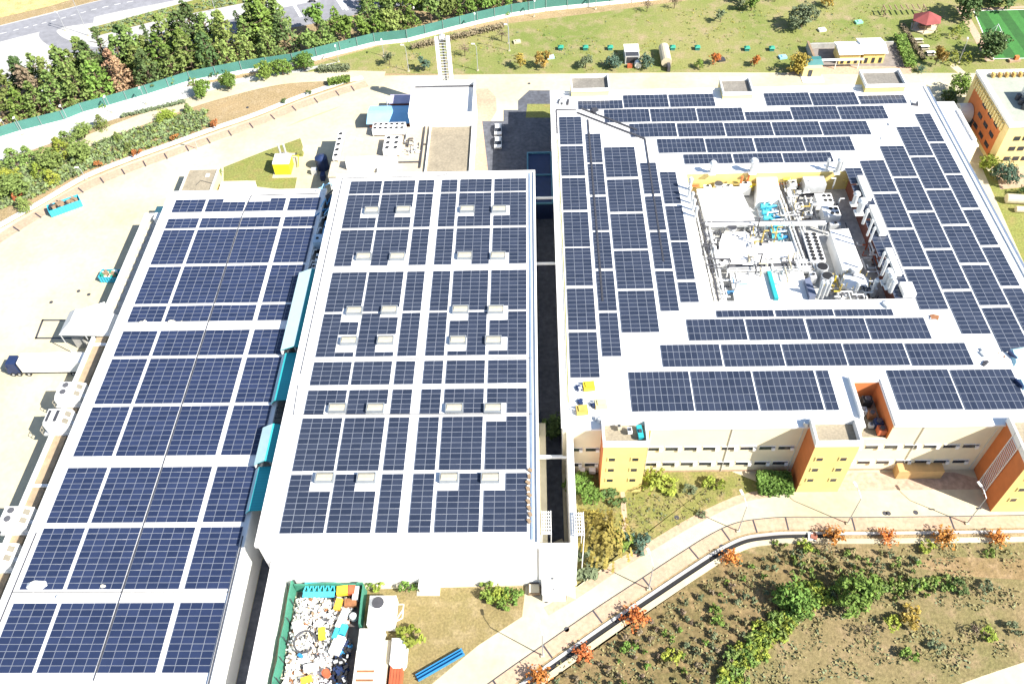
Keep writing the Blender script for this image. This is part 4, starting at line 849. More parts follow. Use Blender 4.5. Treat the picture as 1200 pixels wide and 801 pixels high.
rack('pipe rack running front to back through the middle of the court', (951, 316), (912, 208), 3.4, 10.4, 5)
rack('pipe rack along the left wall of the court', (842, 352), (815, 228), 3.2, 10.6, 5)
rack('pipe rack between the chiller and the beige tank in the court', (946, 318), (929, 268), 1.8, 9.8, 3)
sc = thing('pipe_manifold', 'dark scaffold of pipes in the front left corner of the court', 'pipework', (*G2(854, 332, 9.), FZ))
for i in range(26):
    a = R.uniform(842, 864); b = R.uniform(313, 350); z = R.uniform(FZ+.5, FZ+3.6); p = G(a, b, z); q = Vector(p); ax = R.randint(0, 2); q[ax] += R.choice([-2.2, 2.2, 1.5]); q.z = max(FZ, min(12., q.z)); q.x = max(32., q.x); q.y = max(106.8, q.y)
    p.x = max(32., p.x); p.y = max(106.8, p.y); MB().tube([tuple(p), tuple(q)], .13).build('pipe', R.choice([metald, metald, white, bluep, metalw]), sc)
x, y = G2(863, 334, 11.); MB().tube([(x, y, FZ), (x, y, 11.4), (x+.6, y, 12.0), (x+1.4, y, 11.9)], .3, 8).build('elbow_duct', metalw, sc)
mp = thing('pipe_manifold', 'ochre pipework and platform between exhaust drums and round tank', 'pipework', (*G2(981, 330, 9.), FZ))
for i in range(20):
    p = G(R.uniform(975, 989), R.uniform(314, 347), R.uniform(FZ+.6, FZ+3.)); q = Vector(p); ax = R.randint(0, 2); q[ax] += R.choice([-1.6, 1.6]); q.z = max(FZ, q.z); q.y = max(106.8, q.y); p.y = max(106.8, p.y); MB().tube([tuple(p), tuple(q)], .14).build('pipe', R.choice([olivep, olivep, yellowp, white]), mp)
my = thing('pipe_manifold', 'yellow pipes and ducts along the rear wall of the court', 'pipework', (*G2(880, 212, 10), FZ))
for i in range(26):
    a = R.choice([R.uniform(803, 832), R.uniform(862, 890), R.uniform(913, 938)]); p = G(a, R.uniform(207, 216), R.uniform(9.5, 12.)); p.y = min(p.y, 143.2); q = Vector(p); ax = R.choice([0, 0, 2, 1]); q[ax] += R.choice([-1.8, 1.8, 2.6]); q.y = min(143.2, q.y); q.z = max(FZ, q.z); q.x = max(32.1, q.x); p.x = max(32.1, p.x)
    MB().tube([tuple(p), tuple(q)], R.uniform(.14, .3)).build('pipe', R.choice([yellowp, yellowp, olivep, orange, metalw]), my)
db = thing('duct_box', 'pale grey duct box against the brown rear corner of the court', 'duct', (*G2(952, 208, 11), FZ)); c = G(951, 208, 11.5); MB().box(c.x-2.2, 140.4, 10.2, c.x+2.2, 143.2, 12.4).build('casing', metalw, db); MB().box(c.x-1.5, 141, FZ, c.x+1.5, 143, 10.19).build('stand', metald, db)
# leaning vent stacks that rise from the court edge above the roof
STK = [(808, 222, 13.6, 2.6, .35, 'W'), (807, 231, 13.6, 2.4, .3, 'W'), (810, 238, 13.6, 2.4, .3, 'W'), (812, 246, 13.6, 2.4, .3, 'W'), (815, 254, 13.6, 2.2, .3, 'W'), (834, 203, 13.6, 2.6, .55, 'B'), (881, 202, 13.6, 3., .6, 'B'), (968, 199, 13.6, 2.4, .3, 'B'),
       (980, 203, 13.6, 3.4, .45, 'E'), (985, 199, 13.6, 2.6, .3, 'E'), (1000, 240, 13.6, 2.8, .5, 'E'), (1006, 250, 13.6, 3.2, .65, 'E'), (1011, 262, 13.6, 3.2, .3, 'E'), (1016, 276, 13.6, 3.6, .22, 'E'), (1019, 283, 13.6, 3.2, .22, 'E'), (1030, 312, 13.6, 3.2, .22, 'E'), (1033, 322, 13.6, 3.4, .3, 'E'), (1036, 332, 13.6, 3.2, .5, 'E'), (1040, 337, 13.6, 3., .5, 'E'), (1043, 342, 13.6, 2.6, .4, 'E'),
       (958, 349, 9.6, 4.2, .3, 'F'), (963, 349, 9.6, 4., .3, 'F'), (968, 346, 9.6, 4.2, .3, 'F'), (1000, 349, 9.6, 3.6, .3, 'F'), (1019, 349, 9.6, 4.6, .35, 'F')]
cnt = {}
SN = {'W': 'left edge', 'B': 'rear edge', 'E': 'right edge', 'F': 'front edge'}
tot = {k: sum(1 for s in STK if s[5] == k) for k in SN}
for a, b, z, h, r, k in STK:
    cnt[k] = cnt.get(k, 0)+1; p = G(a, b, z)
    how = 'counted from the back' if k in 'WE' else 'counted from the left'
    s = thing('vent_stack', '%s grey vent stack on the %s of the court, %s' % (ordn(cnt[k]), SN[k], how), 'vent stack', (p.x, p.y, z), 'vent stacks round the plant court')
    MB().cyl((p.x, p.y, z-.0+.002), (p.x, p.y, z+h), r, n=10).build('pipe', metalw, s); MB().cyl((p.x, p.y, z+h), (p.x, p.y, z+h+.5), r*1.5, r*.9, n=10).build('cowl', metalw, s)
    if r > .4: MB().box(p.x-r*1.3, p.y-r*1.3, z+.004, p.x+r*1.3, p.y+r*1.3, z+.35).build('base', white, s)
# white equipment plinths along the east court edge
for i, (a, b, l, w_, h) in enumerate(((992, 224, 1.2, 7., 1.2), (1006, 262, 1.4, 8., 1.3), (1026, 310, 1.2, 7., 1.), (1039, 343, 2.2, 3., 1.2))):
    p = G(a, b, ZR); s = thing('duct_run', '%s white duct run along the right edge of the court, counted from the back' % ordn(i+1), 'duct', (p.x, p.y, ZR), 'white ducts on the court edge'); x = max(p.x, 66.5+l/2)-.2
    MB().box(x-l/2, p.y-w_/2, ZR+.3, x+l/2, p.y+w_/2, ZR+h).build('casing', white, s)
    for q in (-.35, .35): MB().box(x-l/2+.1, p.y+w_*q-.2, ZR+.003, x+l/2-.1, p.y+w_*q+.2, ZR+.298).build('foot', metalw, s)
# oddments lying on the right factory roof
odd = [(1155, 413, 'grey box with cables near the right edge of the factory roof', metalw, 1.6, .5), (1155, 425, 'small grey coil on the factory roof beside the last front tables', metald, 1., .4), (1170, 414, 'thin brown bar lying on the right part of the factory roof', rust, .3, .2), (1177, 418, 'brown offcut lying near the front right roof corner', rust, .4, .3), (697, 131, 'heap of dark stones on the rear left of the factory roof', metald, 2., .5), (662, 121, 'black machine with hose on the rear left roof corner', metald, 2.4, .8), (1040, 355, 'grey pump left on the roof by the front corner of the court', metalw, 1.6, .6), (1096, 371, 'pile of brown offcuts on the bare front right roof', rust, 1.6, .3),
       (1035, 162, 'scatter of grey offcuts on the bare rear right roof', metalw, 1.2, .3), (1042, 146, 'two dark bricks on the bare rear right roof', metald, .8, .3), (1072, 122, 'loose cable heap in the rear right roof corner', metald, 2., .3), (680, 472, 'dark blue hatch box on the front left roof', navy, 1.2, .7), (695, 474, 'second dark blue hatch box beside yellow tank on the roof', navy, 1.2, .7), (680, 455, 'dark hatch behind the yellow tanks on the front left roof', navy, 1.4, .7), (947, 495, 'blue grey vent box beside the middle stair tower', metalw, 1.4, .9), (704, 494, 'grey vent box beside the left stair tower', metalw, 1.2, .9)]
for a, b, lab, m, s, h in odd:
    p = G(a, b, ZR); o = thing('roof_item', lab, 'roof item', (p.x, p.y, ZR)); 
    for k in range(3 if s > .6 else 1): MB().obox(p.x+R.uniform(-.4, .4)*s*(k > 0), p.y+R.uniform(-.4, .4)*s*(k > 0), ZR+.003+.001*k, s*R.uniform(.4, .7), s*R.uniform(.4, .8), h*R.uniform(.6, 1.), R.uniform(0, 3)).build('piece', m if k < 2 else metalw, o)
for i, (a, b, m, lab) in enumerate(((690, 454, yellowp, 'yellow tank on the front left roof corner'), (682, 482, olivep, 'ochre tank with pipes on the front left roof corner'), (704, 475, paleyellow, 'pale yellow box furthest right on the front left roof'))):
    p = G(a, b, ZR); o = thing('roof_tank', lab, 'tank', (p.x, p.y, ZR)); MB().obox(p.x, p.y, ZR+.003, 1.9, 1.6, .8, .1).build('shell', m, o); MB().obox(p.x, p.y, ZR+.804, 1.2, 1.0, .2, .1).build('lid', m, o); MB().tube([(p.x-.9, p.y, ZR+.5), (p.x-1.8, p.y+.4, ZR+.4)], .12).build('pipe', metalw, o)
tarp = mat('pale_cyan_tarpaulin', (.42, .66, .70), .7, var=.1)
for i, (q, lab) in enumerate(((((1182, 409), (1200, 406), (1206, 426), (1188, 430)), 'crumpled pale cyan tarpaulin behind the last front tables on the roof'), (((1192, 444), (1204, 443), (1210, 456), (1199, 458)), 'second pale cyan tarpaulin at the right front roof corner'))):
    pts = [G2(a, b, ZR) for a, b in q]; c = sum((Vector(p) for p in pts), Vector((0, 0)))/4; t = thing('tarpaulin', lab, 'tarpaulin', (*c, ZR)); MB().frustum(pts, ZR+.003, [tuple(c+(Vector(p)-c)*.7) for p in pts], ZR+.5).build('sheet', tarp, t); MB().obox(c.x-1.2, c.y, ZR+.004, .3, 1.8, .7, .4).build('weight', navy, t)
# things standing in the roof pit
for i, (x, y, lab, m, s) in enumerate(((55.4, 86., 'black cooling unit at the rear of the roof pit', black, 1.4), (54.4, 84.2, 'grey motor in the middle of the roof pit', metalw, 1.), (55.6, 83.4, 'orange-brown crate in the roof pit', rust, 1.1), (56.2, 81.6, 'dark pump beside the orange wall of the roof pit', navy, 1.2), (56.4, 80.2, 'red trolley nearest the front of the roof pit', redp, 1.2), (55.1, 81.4, 'small steel drum in the roof pit', metalw, .7))):
    o = thing('pit_machine', lab, 'machine', (x, y, ZR-4.2)); MB().box(x-s*.55, y-s*.5, ZR-3.9, x+s*.55, y+s*.5, ZR-3.9+s*1.1).build('housing', m, o); MB().cyl((x, y, ZR-3.9+s*1.1), (x, y, ZR-3.6+s*1.1), s*.35, n=10).build('fan', metald, o)
    for dx in (-.45, .45): MB().box(x+dx*s-.06, y-s*.4, ZR-4.199, x+dx*s+.06, y+s*.4, ZR-3.901).build('foot', metald, o)
# things on the left stair tower roof
for x, y, lab, m, sz in ((14.6, 77.6, 'white drum lying on the left stair tower roof', white, 1.), (16.2, 77.3, 'long teal box on the left stair tower roof', teal, 1.2), (13., 78.3, 'tan sack by the rear parapet of the left stair tower', beige, .8)):
    o = thing('tower_item', lab, 'roof item', (x, y, 14.5)); MB().obox(x, y, 14.503, sz*.7, sz*2 if m is teal else sz, .6, .1).build('casing', m, o); MB().obox(x, y, 15.104, sz*.4, sz*.5, .2, .1).build('lid', metald, o)
# smaller ducts and boxes packed on the court floor
small = [(828, 212, 1.6, 1.2, 11., 'yellowish'), (934, 222, 2., 1., 9.6, 'w'), (938, 240, 1.4, 1.8, 9.4, 'w'), (948, 250, 1.6, 1.2, 9.6, 'w'), (884, 270, 1.6, 2., 10.2, 'w'), (889, 283, 1.2, 1.2, 10., 'g'), (874, 252, 1.0, 2.4, 9.4, 'g'), (941, 275, 1.4, 1.8, 9.8, 'w'), (938, 292, 1.8, 1.4, 9.8, 'w'), (936, 305, 1.6, 1.2, 9.8, 'g'), (830, 275, 1.8, 2.8, 10.4, 'w'), (833, 292, 2.4, 2.2, 10.4, 'w'), (846, 306, 2.2, 1.6, 10.4, 'w'), (979, 262, 2.2, 1., 10.2, 'g'), (929, 213, 1.6, 1.4, 11.6, 'g'), (852, 212, 2., 1.4, 11., 'w'), (872, 208, 2.4, 1.2, 11.6, 'w'), (1022, 334, 1.6, 2.2, 11., 'w'), (987, 345, 1.6, 1.2, 10.4, 'w'), (953, 322, 1.2, 1.6, 10.4, 'g')]
for i, (a, b, l, w_, zt, c) in enumerate(sorted(small)):
    p = G(a, b, zt); x = min(max(p.x, 33.5), 64.8); y = min(max(p.y, 108), 142.2)
    t = thing('duct_unit', 'small %s duct box on the court floor, %s from the left' % ('grey' if c == 'g' else 'white', ordn(i+1)), 'duct', (x, y, FZ), 'small duct boxes in the court')
    MB().box(x-l/2, y-w_/2, FZ+.4, x+l/2, y+w_/2, zt).build('casing', metalw if c == 'g' else white, t); MB().cyl((x, y, zt), (x, y, zt+.25), .35, n=10, top=1).build('fan', [metalw, black], t)
    MB().box(x-l/2+.1, y-w_/2+.1, FZ+.003, x+l/2-.1, y+w_/2-.1, FZ+.398).build('foot', metald, t)

rc = random.Random(77)
for lab, (a0, a1, b0, b1), n, ms in (('dark pipe tangle under the middle pipe bridge of the court', (878, 908, 262, 286), 34, [metald, metalw, olivep, metald]), ('grey pipe tangle right of the cyan pumps in the court', (918, 936, 208, 262), 40, [metalw, metald, beige, white]), ('dark pipe tangle along the left wall of the court', (822, 846, 262, 312), 44, [metald, metald, white, metalw]), ('grey pipe tangle round the front pipe rack of the court', (862, 948, 306, 316), 40, [metald, metalw, white, beige]), ('pipe tangle at the foot of the front right vent stacks', (984, 1030, 336, 350), 30, [metalw, metald, white, metald]), ('pipe tangle in the shade along the brown court wall', (1012, 1036, 280, 330), 26, [metalw, metald, redp, white]), ('pipes and valves in the shaded rear right corner of the court', (930, 992, 214, 262), 30, [metalw, metald, white, olivep])):
    t = thing('pipe_manifold', lab, 'pipework', (*G2((a0+a1)/2, (b0+b1)/2, 9.5), FZ), 'pipe tangles in the court')
    for i in range(n):
        p = G(rc.uniform(a0, a1), rc.uniform(b0, b1), rc.uniform(FZ+1., FZ+3.4)); q = Vector(p); ax = rc.choice([0, 1, 1, 2, 0]); q[ax] += rc.choice([-1, 1])*rc.uniform(1., 3.4); r_ = Vector(q); r_[(ax+1) % 3] += rc.choice([-.9, .9])
        pts = [(min(max(v.x, 32.2), 66.), min(max(v.y, 106.9), 143.3), max(FZ, v.z)) for v in (p, q, r_)]
        if (Vector(pts[0])-Vector(pts[1])).length < .1 or (Vector(pts[2])-Vector(pts[1])).length < .1: continue
        MB().tube(pts, rc.uniform(.08, .2)).build('pipe', rc.choice(ms), t)
# ------------------------------------------------------------------ NE office, huts, garden, pitch, north lawn objects
of = thing('office_building', 'orange and cream office building with roof fins in the upper right corner', 'building', (120, 172, 0))
OX0, OX1, OY0, OY1, OZ = 106., 150., 160.6, 182.4, 11.5
mb = MB(); mb.box(OX0, OY0, 0, OX1, OY1, OZ-.8); mb.build('wall', mat('office_render', (.76, .60, .27), .85, var=.05), of)
MB().box(OX0-.12, OY0+2.6, 1.2, OX0-.003, OY1-2.2, 8.4).build('wall_panel', orange, of)
MB().box(OX0+.1, OY0+.1, OZ-.798, OX1-.1, OY1-.1, OZ-.5).build('roof', mat('green_roof_felt', (.33, .35, .29), .9, var=.1), of)
mb = MB(); mb.ring_wall(((OX0-.15, OY0-.15), (OX1, OY1+.15)), 1.1, OZ-.498, OZ+.2); mb.build('parapet', white, of)
for k in range(16): MB().box(OX0-.5, OY0+2.2+k*1.18, 8.6, OX0-.16, OY0+2.75+k*1.18, 10.5).build('fin', paleyellow, of)
for k in range(14): MB().box(OX0+3.0+k*1.6, OY1-2.4, OZ-.496, OX0+3.5+k*1.6, OY1-1.2, OZ+.5).build('fin', mat('ochre_fin', (.55, .36, .12), .85), of)
for z in (2.2, 5.0, 7.8):
    for y in (164.5, 168.2, 171.9): MB().box(OX0-.2, y, z, OX0-.13, y+2.2, z+1.).build('window', glass, of)
    for k in range(8): MB().box(OX0+2.2+k*2., OY0-.08, z-.4, OX0+3.6+k*2., OY0-.003, z+.7).build('window', glass, of)
MB().cyl((OX0-.3, 177.6, 3.), (OX0-3.2, 177.6, 3.), 2.4, 2.4, 20, 0).build('barrel_canopy', metalw, of)
MB().box(OX0-.2, 174.5, 0.2, OX0-.125, 180., 3.).build('glazed_entrance', glass, of)
ru = thing('roof_plant', 'grey rooftop cooling plant on the office building at the right margin', 'cooling unit', (114, 170, 11)); MB().box(112.6, 166.5, OZ-.2, 118., 172.6, OZ+2.6).build('casing', metalw, ru)
for k in range(3): MB().cyl((111.6, 167.4+k*1.9, OZ-.48), (111.6, 167.4+k*1.9, OZ+.8), .6, n=10).build('fan', metald, ru)
for x in (113, 117.4): MB().box(x, 167, OZ-.49, x+.2, 172, OZ-.21).build('foot', metald, ru)
# yellow huts
def hut(label, x0, y0, x1, y1, h, wallm, roofm, wn=3, ov=.5):
    t = thing('garden_hut', label, 'hut', ((x0+x1)/2, (y0+y1)/2, 0), 'yellow huts in the hut yard'); MB().box(x0, y0, 0, x1, y1, h).build('wall', wallm, t)
    MB().frustum([(x0-ov, y0-ov), (x1+ov, y0-ov), (x1+ov, y1+ov), (x0-ov, y1+ov)], h+.002, [(x0-ov, (y0+y1)/2-.2), (x1+ov, (y0+y1)/2-.2), (x1+ov, (y0+y1)/2+.2), (x0-ov, (y0+y1)/2+.2)], h+.8).build('roof', roofm, t)
    for k in range(wn): x = x0+(k+.5)*(x1-x0)/wn; MB().box(x-.4, y0-.06, .2, x+.4, y0-.003, 1.7).build('door' if k == 0 else 'window', glass, t)
hut('white roofed yellow hut, left one of the pair in the hut yard', 81.4, 205., 86.8, 210.6, 3.0, yellow, white); hut('larger yellow hut with pale teal verge, right one of the pair', 87.6, 205., 93.2, 211.8, 3.2, yellow, roofwhite)
rm = thing('shade_roof', 'long flat white canopy across the front of the left yellow hut', 'canopy', (81, 203, 2.6)); MB().box(74.6, 202.6, 2.5, 87, 203.3, 2.75).build('roof', white, rm)
for x in (75., 80., 86.): MB().box(x-.08, 202.8, 0, x+.08, 203., 2.498).build('post', white, rm)
gk = thing('guard_hut', 'small guard hut with dark teal roof beside the factory service road', 'hut', (73, 201, 0)); MB().box(70.6, 199.2, 0, 75.6, 203.6, 2.6).build('wall', paleyellow, gk); MB().frustum([(70.2, 200.6), (76., 200.6), (76., 204.), (70.2, 204.)], 2.602, [(70.6, 202.), (75.6, 202.), (75.6, 203.4), (70.6, 203.4)], 3.5).build('roof', mat('dark_teal_roof', (.04, .17, .17), .6), gk); MB().box(70.3, 196.6, 0, 75.9, 200.5, .14).build('step', white, gk); MB().box(72, 199.1, .2, 73, 199.19, 2.1).build('door', glass, gk)
wl = thing('yard_wall', 'low dark wall closing the left side of the hut yard', 'wall', (76, 208, 0)); MB().box(74.6, 203.4, 0, 75.0, 213.4, 1.9).build('wall', greycon, wl); MB().box(75.002, 213., 0, 98., 213.4, 1.4).build('wall', greycon, wl); MB().box(74.5, 203.3, 1.902, 75.1, 213.5, 2.05).build('coping', wood, wl)
# gazebo
gz = thing('gazebo', 'open gazebo with red hipped roof in the small north-east garden', 'gazebo', (109.2, 222.2, 0)); hx = [(109.2+4.2*math.cos(PI/3*k+.2), 222.2+3.8*math.sin(PI/3*k+.2)) for k in range(6)]
MB().frustum(hx, 2.8, [(109.2+.3*math.cos(PI/3*k), 222.2+.3*math.sin(PI/3*k)) for k in range(6)], 4.8).build('roof', roofred, gz)
for x, y in hx: MB().cyl((109.2+(x-109.2)*.86, 222.2+(y-222.2)*.86, 0), (109.2+(x-109.2)*.86, 222.2+(y-222.2)*.86, 2.9), .12).build('post', wood, gz)
MB().prism([(109.2+(x-109.2)*.95, 222.2+(y-222.2)*.95) for x, y in hx], .002, .25).build('deck', beige, gz); MB().box(107.6, 221.4, .252, 110.8, 223, 1.).build('table', wood, gz)
pg = thing('pergola', 'low brown timber pergola behind the red roofed gazebo', 'pergola', (104, 230, 0))
for k in range(8): MB().box(99.6+k*1.6, 228.4, 2.2, 99.9+k*1.6, 231., 2.4).build('rafter', wood, pg)
for x in (99.7, 111.2):
    for y in (228.6, 230.8): MB().box(x-.1, y-.1, 0, x+.1, y+.1, 2.198).build('post', wood, pg)
for i, (a, b, lab) in enumerate(((1076, 49, 'rear wooden picnic table in the north-east garden'), (1083, 57, 'middle wooden picnic table in the north-east garden'), (1090, 64, 'front wooden picnic table in the north-east garden'))):
    p = G(a, b); t = thing('picnic_table', lab, 'picnic table', (p.x, p.y, 0), 'picnic tables in the garden'); MB().box(p.x-1.1, p.y-.45, .72, p.x+1.1, p.y+.45, .8).build('tabletop', white if i else beige, t)
    for dy in (-1., 1.): MB().box(p.x-1.1, p.y+dy-.18, .4, p.x+1.1, p.y+dy+.18, .46).build('bench', beige, t)
    for dx in (-.8, .8): MB().box(p.x+dx-.06, p.y-1.1, 0, p.x+dx+.06, p.y+1.1, .398).build('leg', metald, t)
gl = thing('goal', 'white football goal on the striped green pitch', 'goal', (*G2(1170, 45), 0)); ga = Vector((*G2(1166, 37), 0)); gb = Vector((*G2(1173, 52), 0)); up = Vector((0, 0, 2.2)); bk = Vector((-1.5, 0, 0))
MB().tube([ga, ga+up, gb+up, gb], .09).build('frame', white, gl); MB().tube([ga+up, ga+bk, gb+bk, gb+up], .05).build('net_support', metalw, gl)
# sheds on the north lawn
s1 = thing('lawn_shed', 'white topped shed between two bushes on the north lawn', 'shed', (*G2(740, 70), 0)); p = G(740, 72); MB().box(p.x-1.9, p.y-1.4, 0, p.x+1.9, p.y+4.2, 2.4).build('wall', metalw, s1); MB().box(p.x-2., p.y+.8, 2.402, p.x+2., p.y+4.4, 2.6).build('roof', white, s1); MB().box(p.x-1.5, p.y-1.46, .4, p.x+1.5, p.y-1.403, 2.1).build('door', metald, s1); MB().box(p.x-1.7, p.y-1.3, 2.402, p.x+1.7, p.y+.6, 2.5).build('grating', metald, s1)
q = thing('lawn_cabinet', 'white rounded cabinet in front of the white lawn shed', 'cabinet', (p.x+1.2, p.y-3, 0)); MB().cyl((p.x+1.4, p.y-3.6, .9), (p.x+1.4, p.y-2.2, .9), .9, n=12).build('tank', white, q); MB().box(p.x-1.4, p.y-3.4, 0, p.x-.1, p.y-2.4, .9).build('pump', redp, q)
s3 = thing('gas_tank', 'beige horizontal gas tank with dark end on the north lawn', 'tank', (*G2(779, 70), 0)); p = G(779, 72); MB().cyl((p.x, p.y-3., 1.5), (p.x, p.y+4.5, 1.5), 1.4, n=16).build('shell', beige, s3); MB().cyl((p.x, p.y+4.5, 1.5), (p.x, p.y+5., 1.5), 1.4, .7, n=16).build('end_cap', beige, s3); MB().box(p.x+.1, p.y-5.2, 0, p.x+.9, p.y-3.2, 1.6).build('cabinet', metald, s3)
for dy in (-2., 3.): MB().box(p.x-1., p.y+dy-.2, 0, p.x+1., p.y+dy+.2, .5).build('saddle', concrete, s3)
# green-lidded bins / beehives on the lawn
for i, (a, b) in enumerate(((657, 58), (686, 58), (715, 58), (788, 58), (817, 58), (875, 59), (904, 59))):
    p = G(a, b); t = thing('lawn_hatch', 'small green lidded box on the north lawn, %s from the left' % ordn(i+1), 'box', (p.x, p.y, 0), 'green boxes on the north lawn'); MB().box(p.x-.6, p.y-.6, 0, p.x+.6, p.y+.6, .8).build('base', teald, t); MB().frustum([(p.x-.8, p.y-.8), (p.x+.8, p.y-.8), (p.x+.8, p.y+.8), (p.x-.8, p.y+.8)], .802, [(p.x-.3, p.y-.3), (p.x+.3, p.y-.3), (p.x+.3, p.y+.3), (p.x-.3, p.y+.3)], 1.2).build('lid', greenp, t)
for a, b, lab, m in ((1006, 27, 'mint green square plate lying on the north lawn', mat('mint_plate', (.25, .60, .42), .7)), (963, 36, 'white sack standing on the north lawn near the big tree', white), (606, 50, 'pale stone slab on the north lawn left of the fence lamp', concrete), (645, 68, 'pale teal box beside the lawn trees', tarp), (845, 71, 'row of dark crates on the lawn by the road', metald), (917, 68, 'blue tarpaulin cover in the shade beside the round tree', skyblue)):
    p = G(a, b); t = thing('lawn_item', lab, 'object', (p.x, p.y, 0)); MB().obox(p.x, p.y, .03, 2., 1.5, .5, .2).build('body', m, t); MB().obox(p.x, p.y, .532, .8, .7, .2, .4).build('top', m, t)
bv = thing('chess_plinth', 'stone plinth at the football pitch corner', 'plinth', (*G2(1188, 72), 0)); p = G(1188, 72); MB().obox(p.x, p.y, 0, 3., 1.2, .6, .1).build('base', pavers, bv); MB().obox(p.x+.3, p.y, .602, 1., .8, 1., .1).build('block', orange, bv)
cu = thing('culvert', 'pale round concrete culvert sections on the east lawn edge', 'pipe', (*G2(1188, 235), 0)); p = G(1180, 236); MB().cyl((p.x-.5, p.y, .9), (p.x+4.5, p.y-.6, .9), 1.1, n=14).build('pipe', concrete, cu); MB().cyl((p.x+.5, p.y-3.3, .6), (p.x+6, p.y-3.8, .6), .7, n=12).build('pipe', beige, cu)
# ------------------------------------------------------------------ perimeter fence on a white wall
FP = [(-40, 176), (0, 165), (26, 157), (78, 144), (100, 135), (127, 128), (175, 114), (225, 98), (285, 86), (345, 77), (400, 63), (440, 53), (478, 49), (520, 38), (560, 28), (600, 19), (640, 13), (690, 8), (740, 3), (780, -1), (860, -10), (960, -20)]
FW_ = [Vector(G2(*q)) for q in FP]
fn = thing('perimeter_fence', 'long green mesh fence on a white wall along the tree belt', 'fence', (*FW_[8], 0))
mw = MB(); mn = MB()
for a, b in zip(FW_[:-1], FW_[1:]):
    d = (b-a).normalized(); n = Vector((-d.y, d.x))*.15
    mw.prism([tuple(a-n), tuple(b-n), tuple(b+n), tuple(a+n)], 0, 1.1); n = n*.35; mn.prism([tuple(a-n), tuple(b-n), tuple(b+n), tuple(a+n)], 1.102, 3.7)
mw.build('wall', white, fn); mn.build('netting', mat('green_fence_net', (.065, .20, .165), .85, var=.1, scale=.3), fn)
tot_l = 0
for a, b in zip(FW_[:-1], FW_[1:]):
    d = (b-a); L_ = d.length; k = max(1, int(L_/5))
    for i in range(k):
        p = a+d*(i/k); MB().cyl((p.x, p.y-.25, 0), (p.x, p.y-.25, 3.9), .06, n=5).build('post', lampgrey, fn)
# ------------------------------------------------------------------ lamp posts
def lamp(label, p, h, armdir=(0, 1), arm=1.6, floodl=False, group='lamp posts'):
    t = thing('lamp_post', label, 'lamp post', (p[0], p[1], 0), group); x, y = p
    MB().cyl((x, y, .25), (x, y, h), .11, .07, 6).build('pole', lampgrey, t); MB().box(x-.3, y-.3, 0, x+.3, y+.3, .25).build('base', concrete, t)
    a = Vector(armdir).normalized()*arm; MB().tube([(x, y, h), (x+a.x*.6, y+a.y*.6, h+.7), (x+a.x, y+a.y, h+.8)], .06, 5).build('arm', lampgrey, t)
    MB().obox(x+a.x*1.15, y+a.y*1.15, h+.68, .9, .38, .18, math.atan2(a.y, a.x)).build('lamp_head', white, t)
    if floodl: MB().box(x-.4, y-.1, h*.6, x+.4, y+.1, h*.6+.25).build('floodlight', metald, t)
for i, (a, b, fl) in enumerate(((636, 768, 0), (760, 690, 0), (865, 622, 0), (993, 613, 0), (1133, 613, 1))):
    lamp('tall grey lamp post beside the south road, %s from the left' % ordn(i+1), G2(a, b), 8.2, (-.3, 1), 1.9, bool(fl), 'lamp posts by the south road')
for i, (a, b) in enumerate(((13, 160), (28, 157), (64, 130), (81, 143), (132, 132), (172, 122), (397, 73), (450, 66), (487, 28), (557, 35), (626, 20), (698, 11))):
    lamp('pale lamp post by the green fence, %s from the left' % ordn(i+1), G2(a, b), 4.6 if i not in (2,) else 6, (.2, -1), .6, False, 'lamp posts along the fence')
for i, (a, b) in enumerate(((479, 84), (560, 83), (597, 60), (596, 51), (101, 211), (232, 175))):
    lamp(('thin grey lamp post on the north lawn, %s from the left' if i < 4 else 'thin grey lamp post in the planted bank, %s from the left') % ordn(i+1 if i < 2 else (4 if i == 2 else 3) if i < 4 else i-3), G2(a, b), 7.2 if i < 4 else 3., (-1, .1), .7, False, 'lamp posts on the lawn' if i < 4 else 'lamp posts in the planted bank')
for i, (a, b, h) in enumerate(((104, 42, 12.), (77, 36, 5), (253, 15, 5))):
    lamp(('tall white road lamp at the left end of the median', 'short dark pole in the road turning loop', 'short white pole on the planted median')[i], G2(a, b), h, (-1, .4), 1.8 if i == 0 else .5, False, 'poles along the public road')
lamp('dark lamp post with floodlight beside the topiary garden', G2(1123, 74), 6., (.3, 1), .6, True, 'lamp posts in the garden')
mc = thing('motorcyclist', 'distant dark motorcycle on the public road', 'motorcycle', (*G2(366, 3), 0)); p = G(366, 3); MB().obox(p.x, p.y, .5, 1.6, .35, .5, .2).build('body', metald, mc)
for dx in (-.8, .8): MB().cyl((p.x+dx, p.y-.08, .32), (p.x+dx, p.y+.08, .32), .32, n=10).build('wheel', rubber, mc)
# ------------------------------------------------------------------ SCRAP YARD and containers
gf = thing('green_screen_fence', 'sagging green tarpaulin fence round the scrap yard', 'fence', (-34, 50, 0))
mb = MB(); ys_ = [58.2, 55, 52, 49, 46, 43, 40, 36]
def wav(pts, h, th):
    m = MB()
    for (a, b) in zip(pts[:-1], pts[1:]):
        A = Vector(a); B = Vector(b); d = (B-A).normalized(); n = Vector((-d.y, d.x))*th; h0 = h+R.uniform(-.25, .25)
        m.frustum([tuple(A-n), tuple(B-n), tuple(B+n), tuple(A+n)], 0, [tuple(A-n*.3), tuple(B-n*.3), tuple(B+n*.3), tuple(A+n*.3)], h0)
    return m
gtarp = mat('green_tarpaulin', (.04, .18, .12), .8, var=.22, scale=.5)
wav([(-39.3+R.uniform(-.15, .15), y) for y in ys_], 2.4, .35).build('screen', gtarp, gf)
wav([(x, 57.7+R.uniform(-.12, .12)) for x in (-39, -36.5, -34, -31.5, -29, -28)], 2.3, .3).build('screen', gtarp, gf)
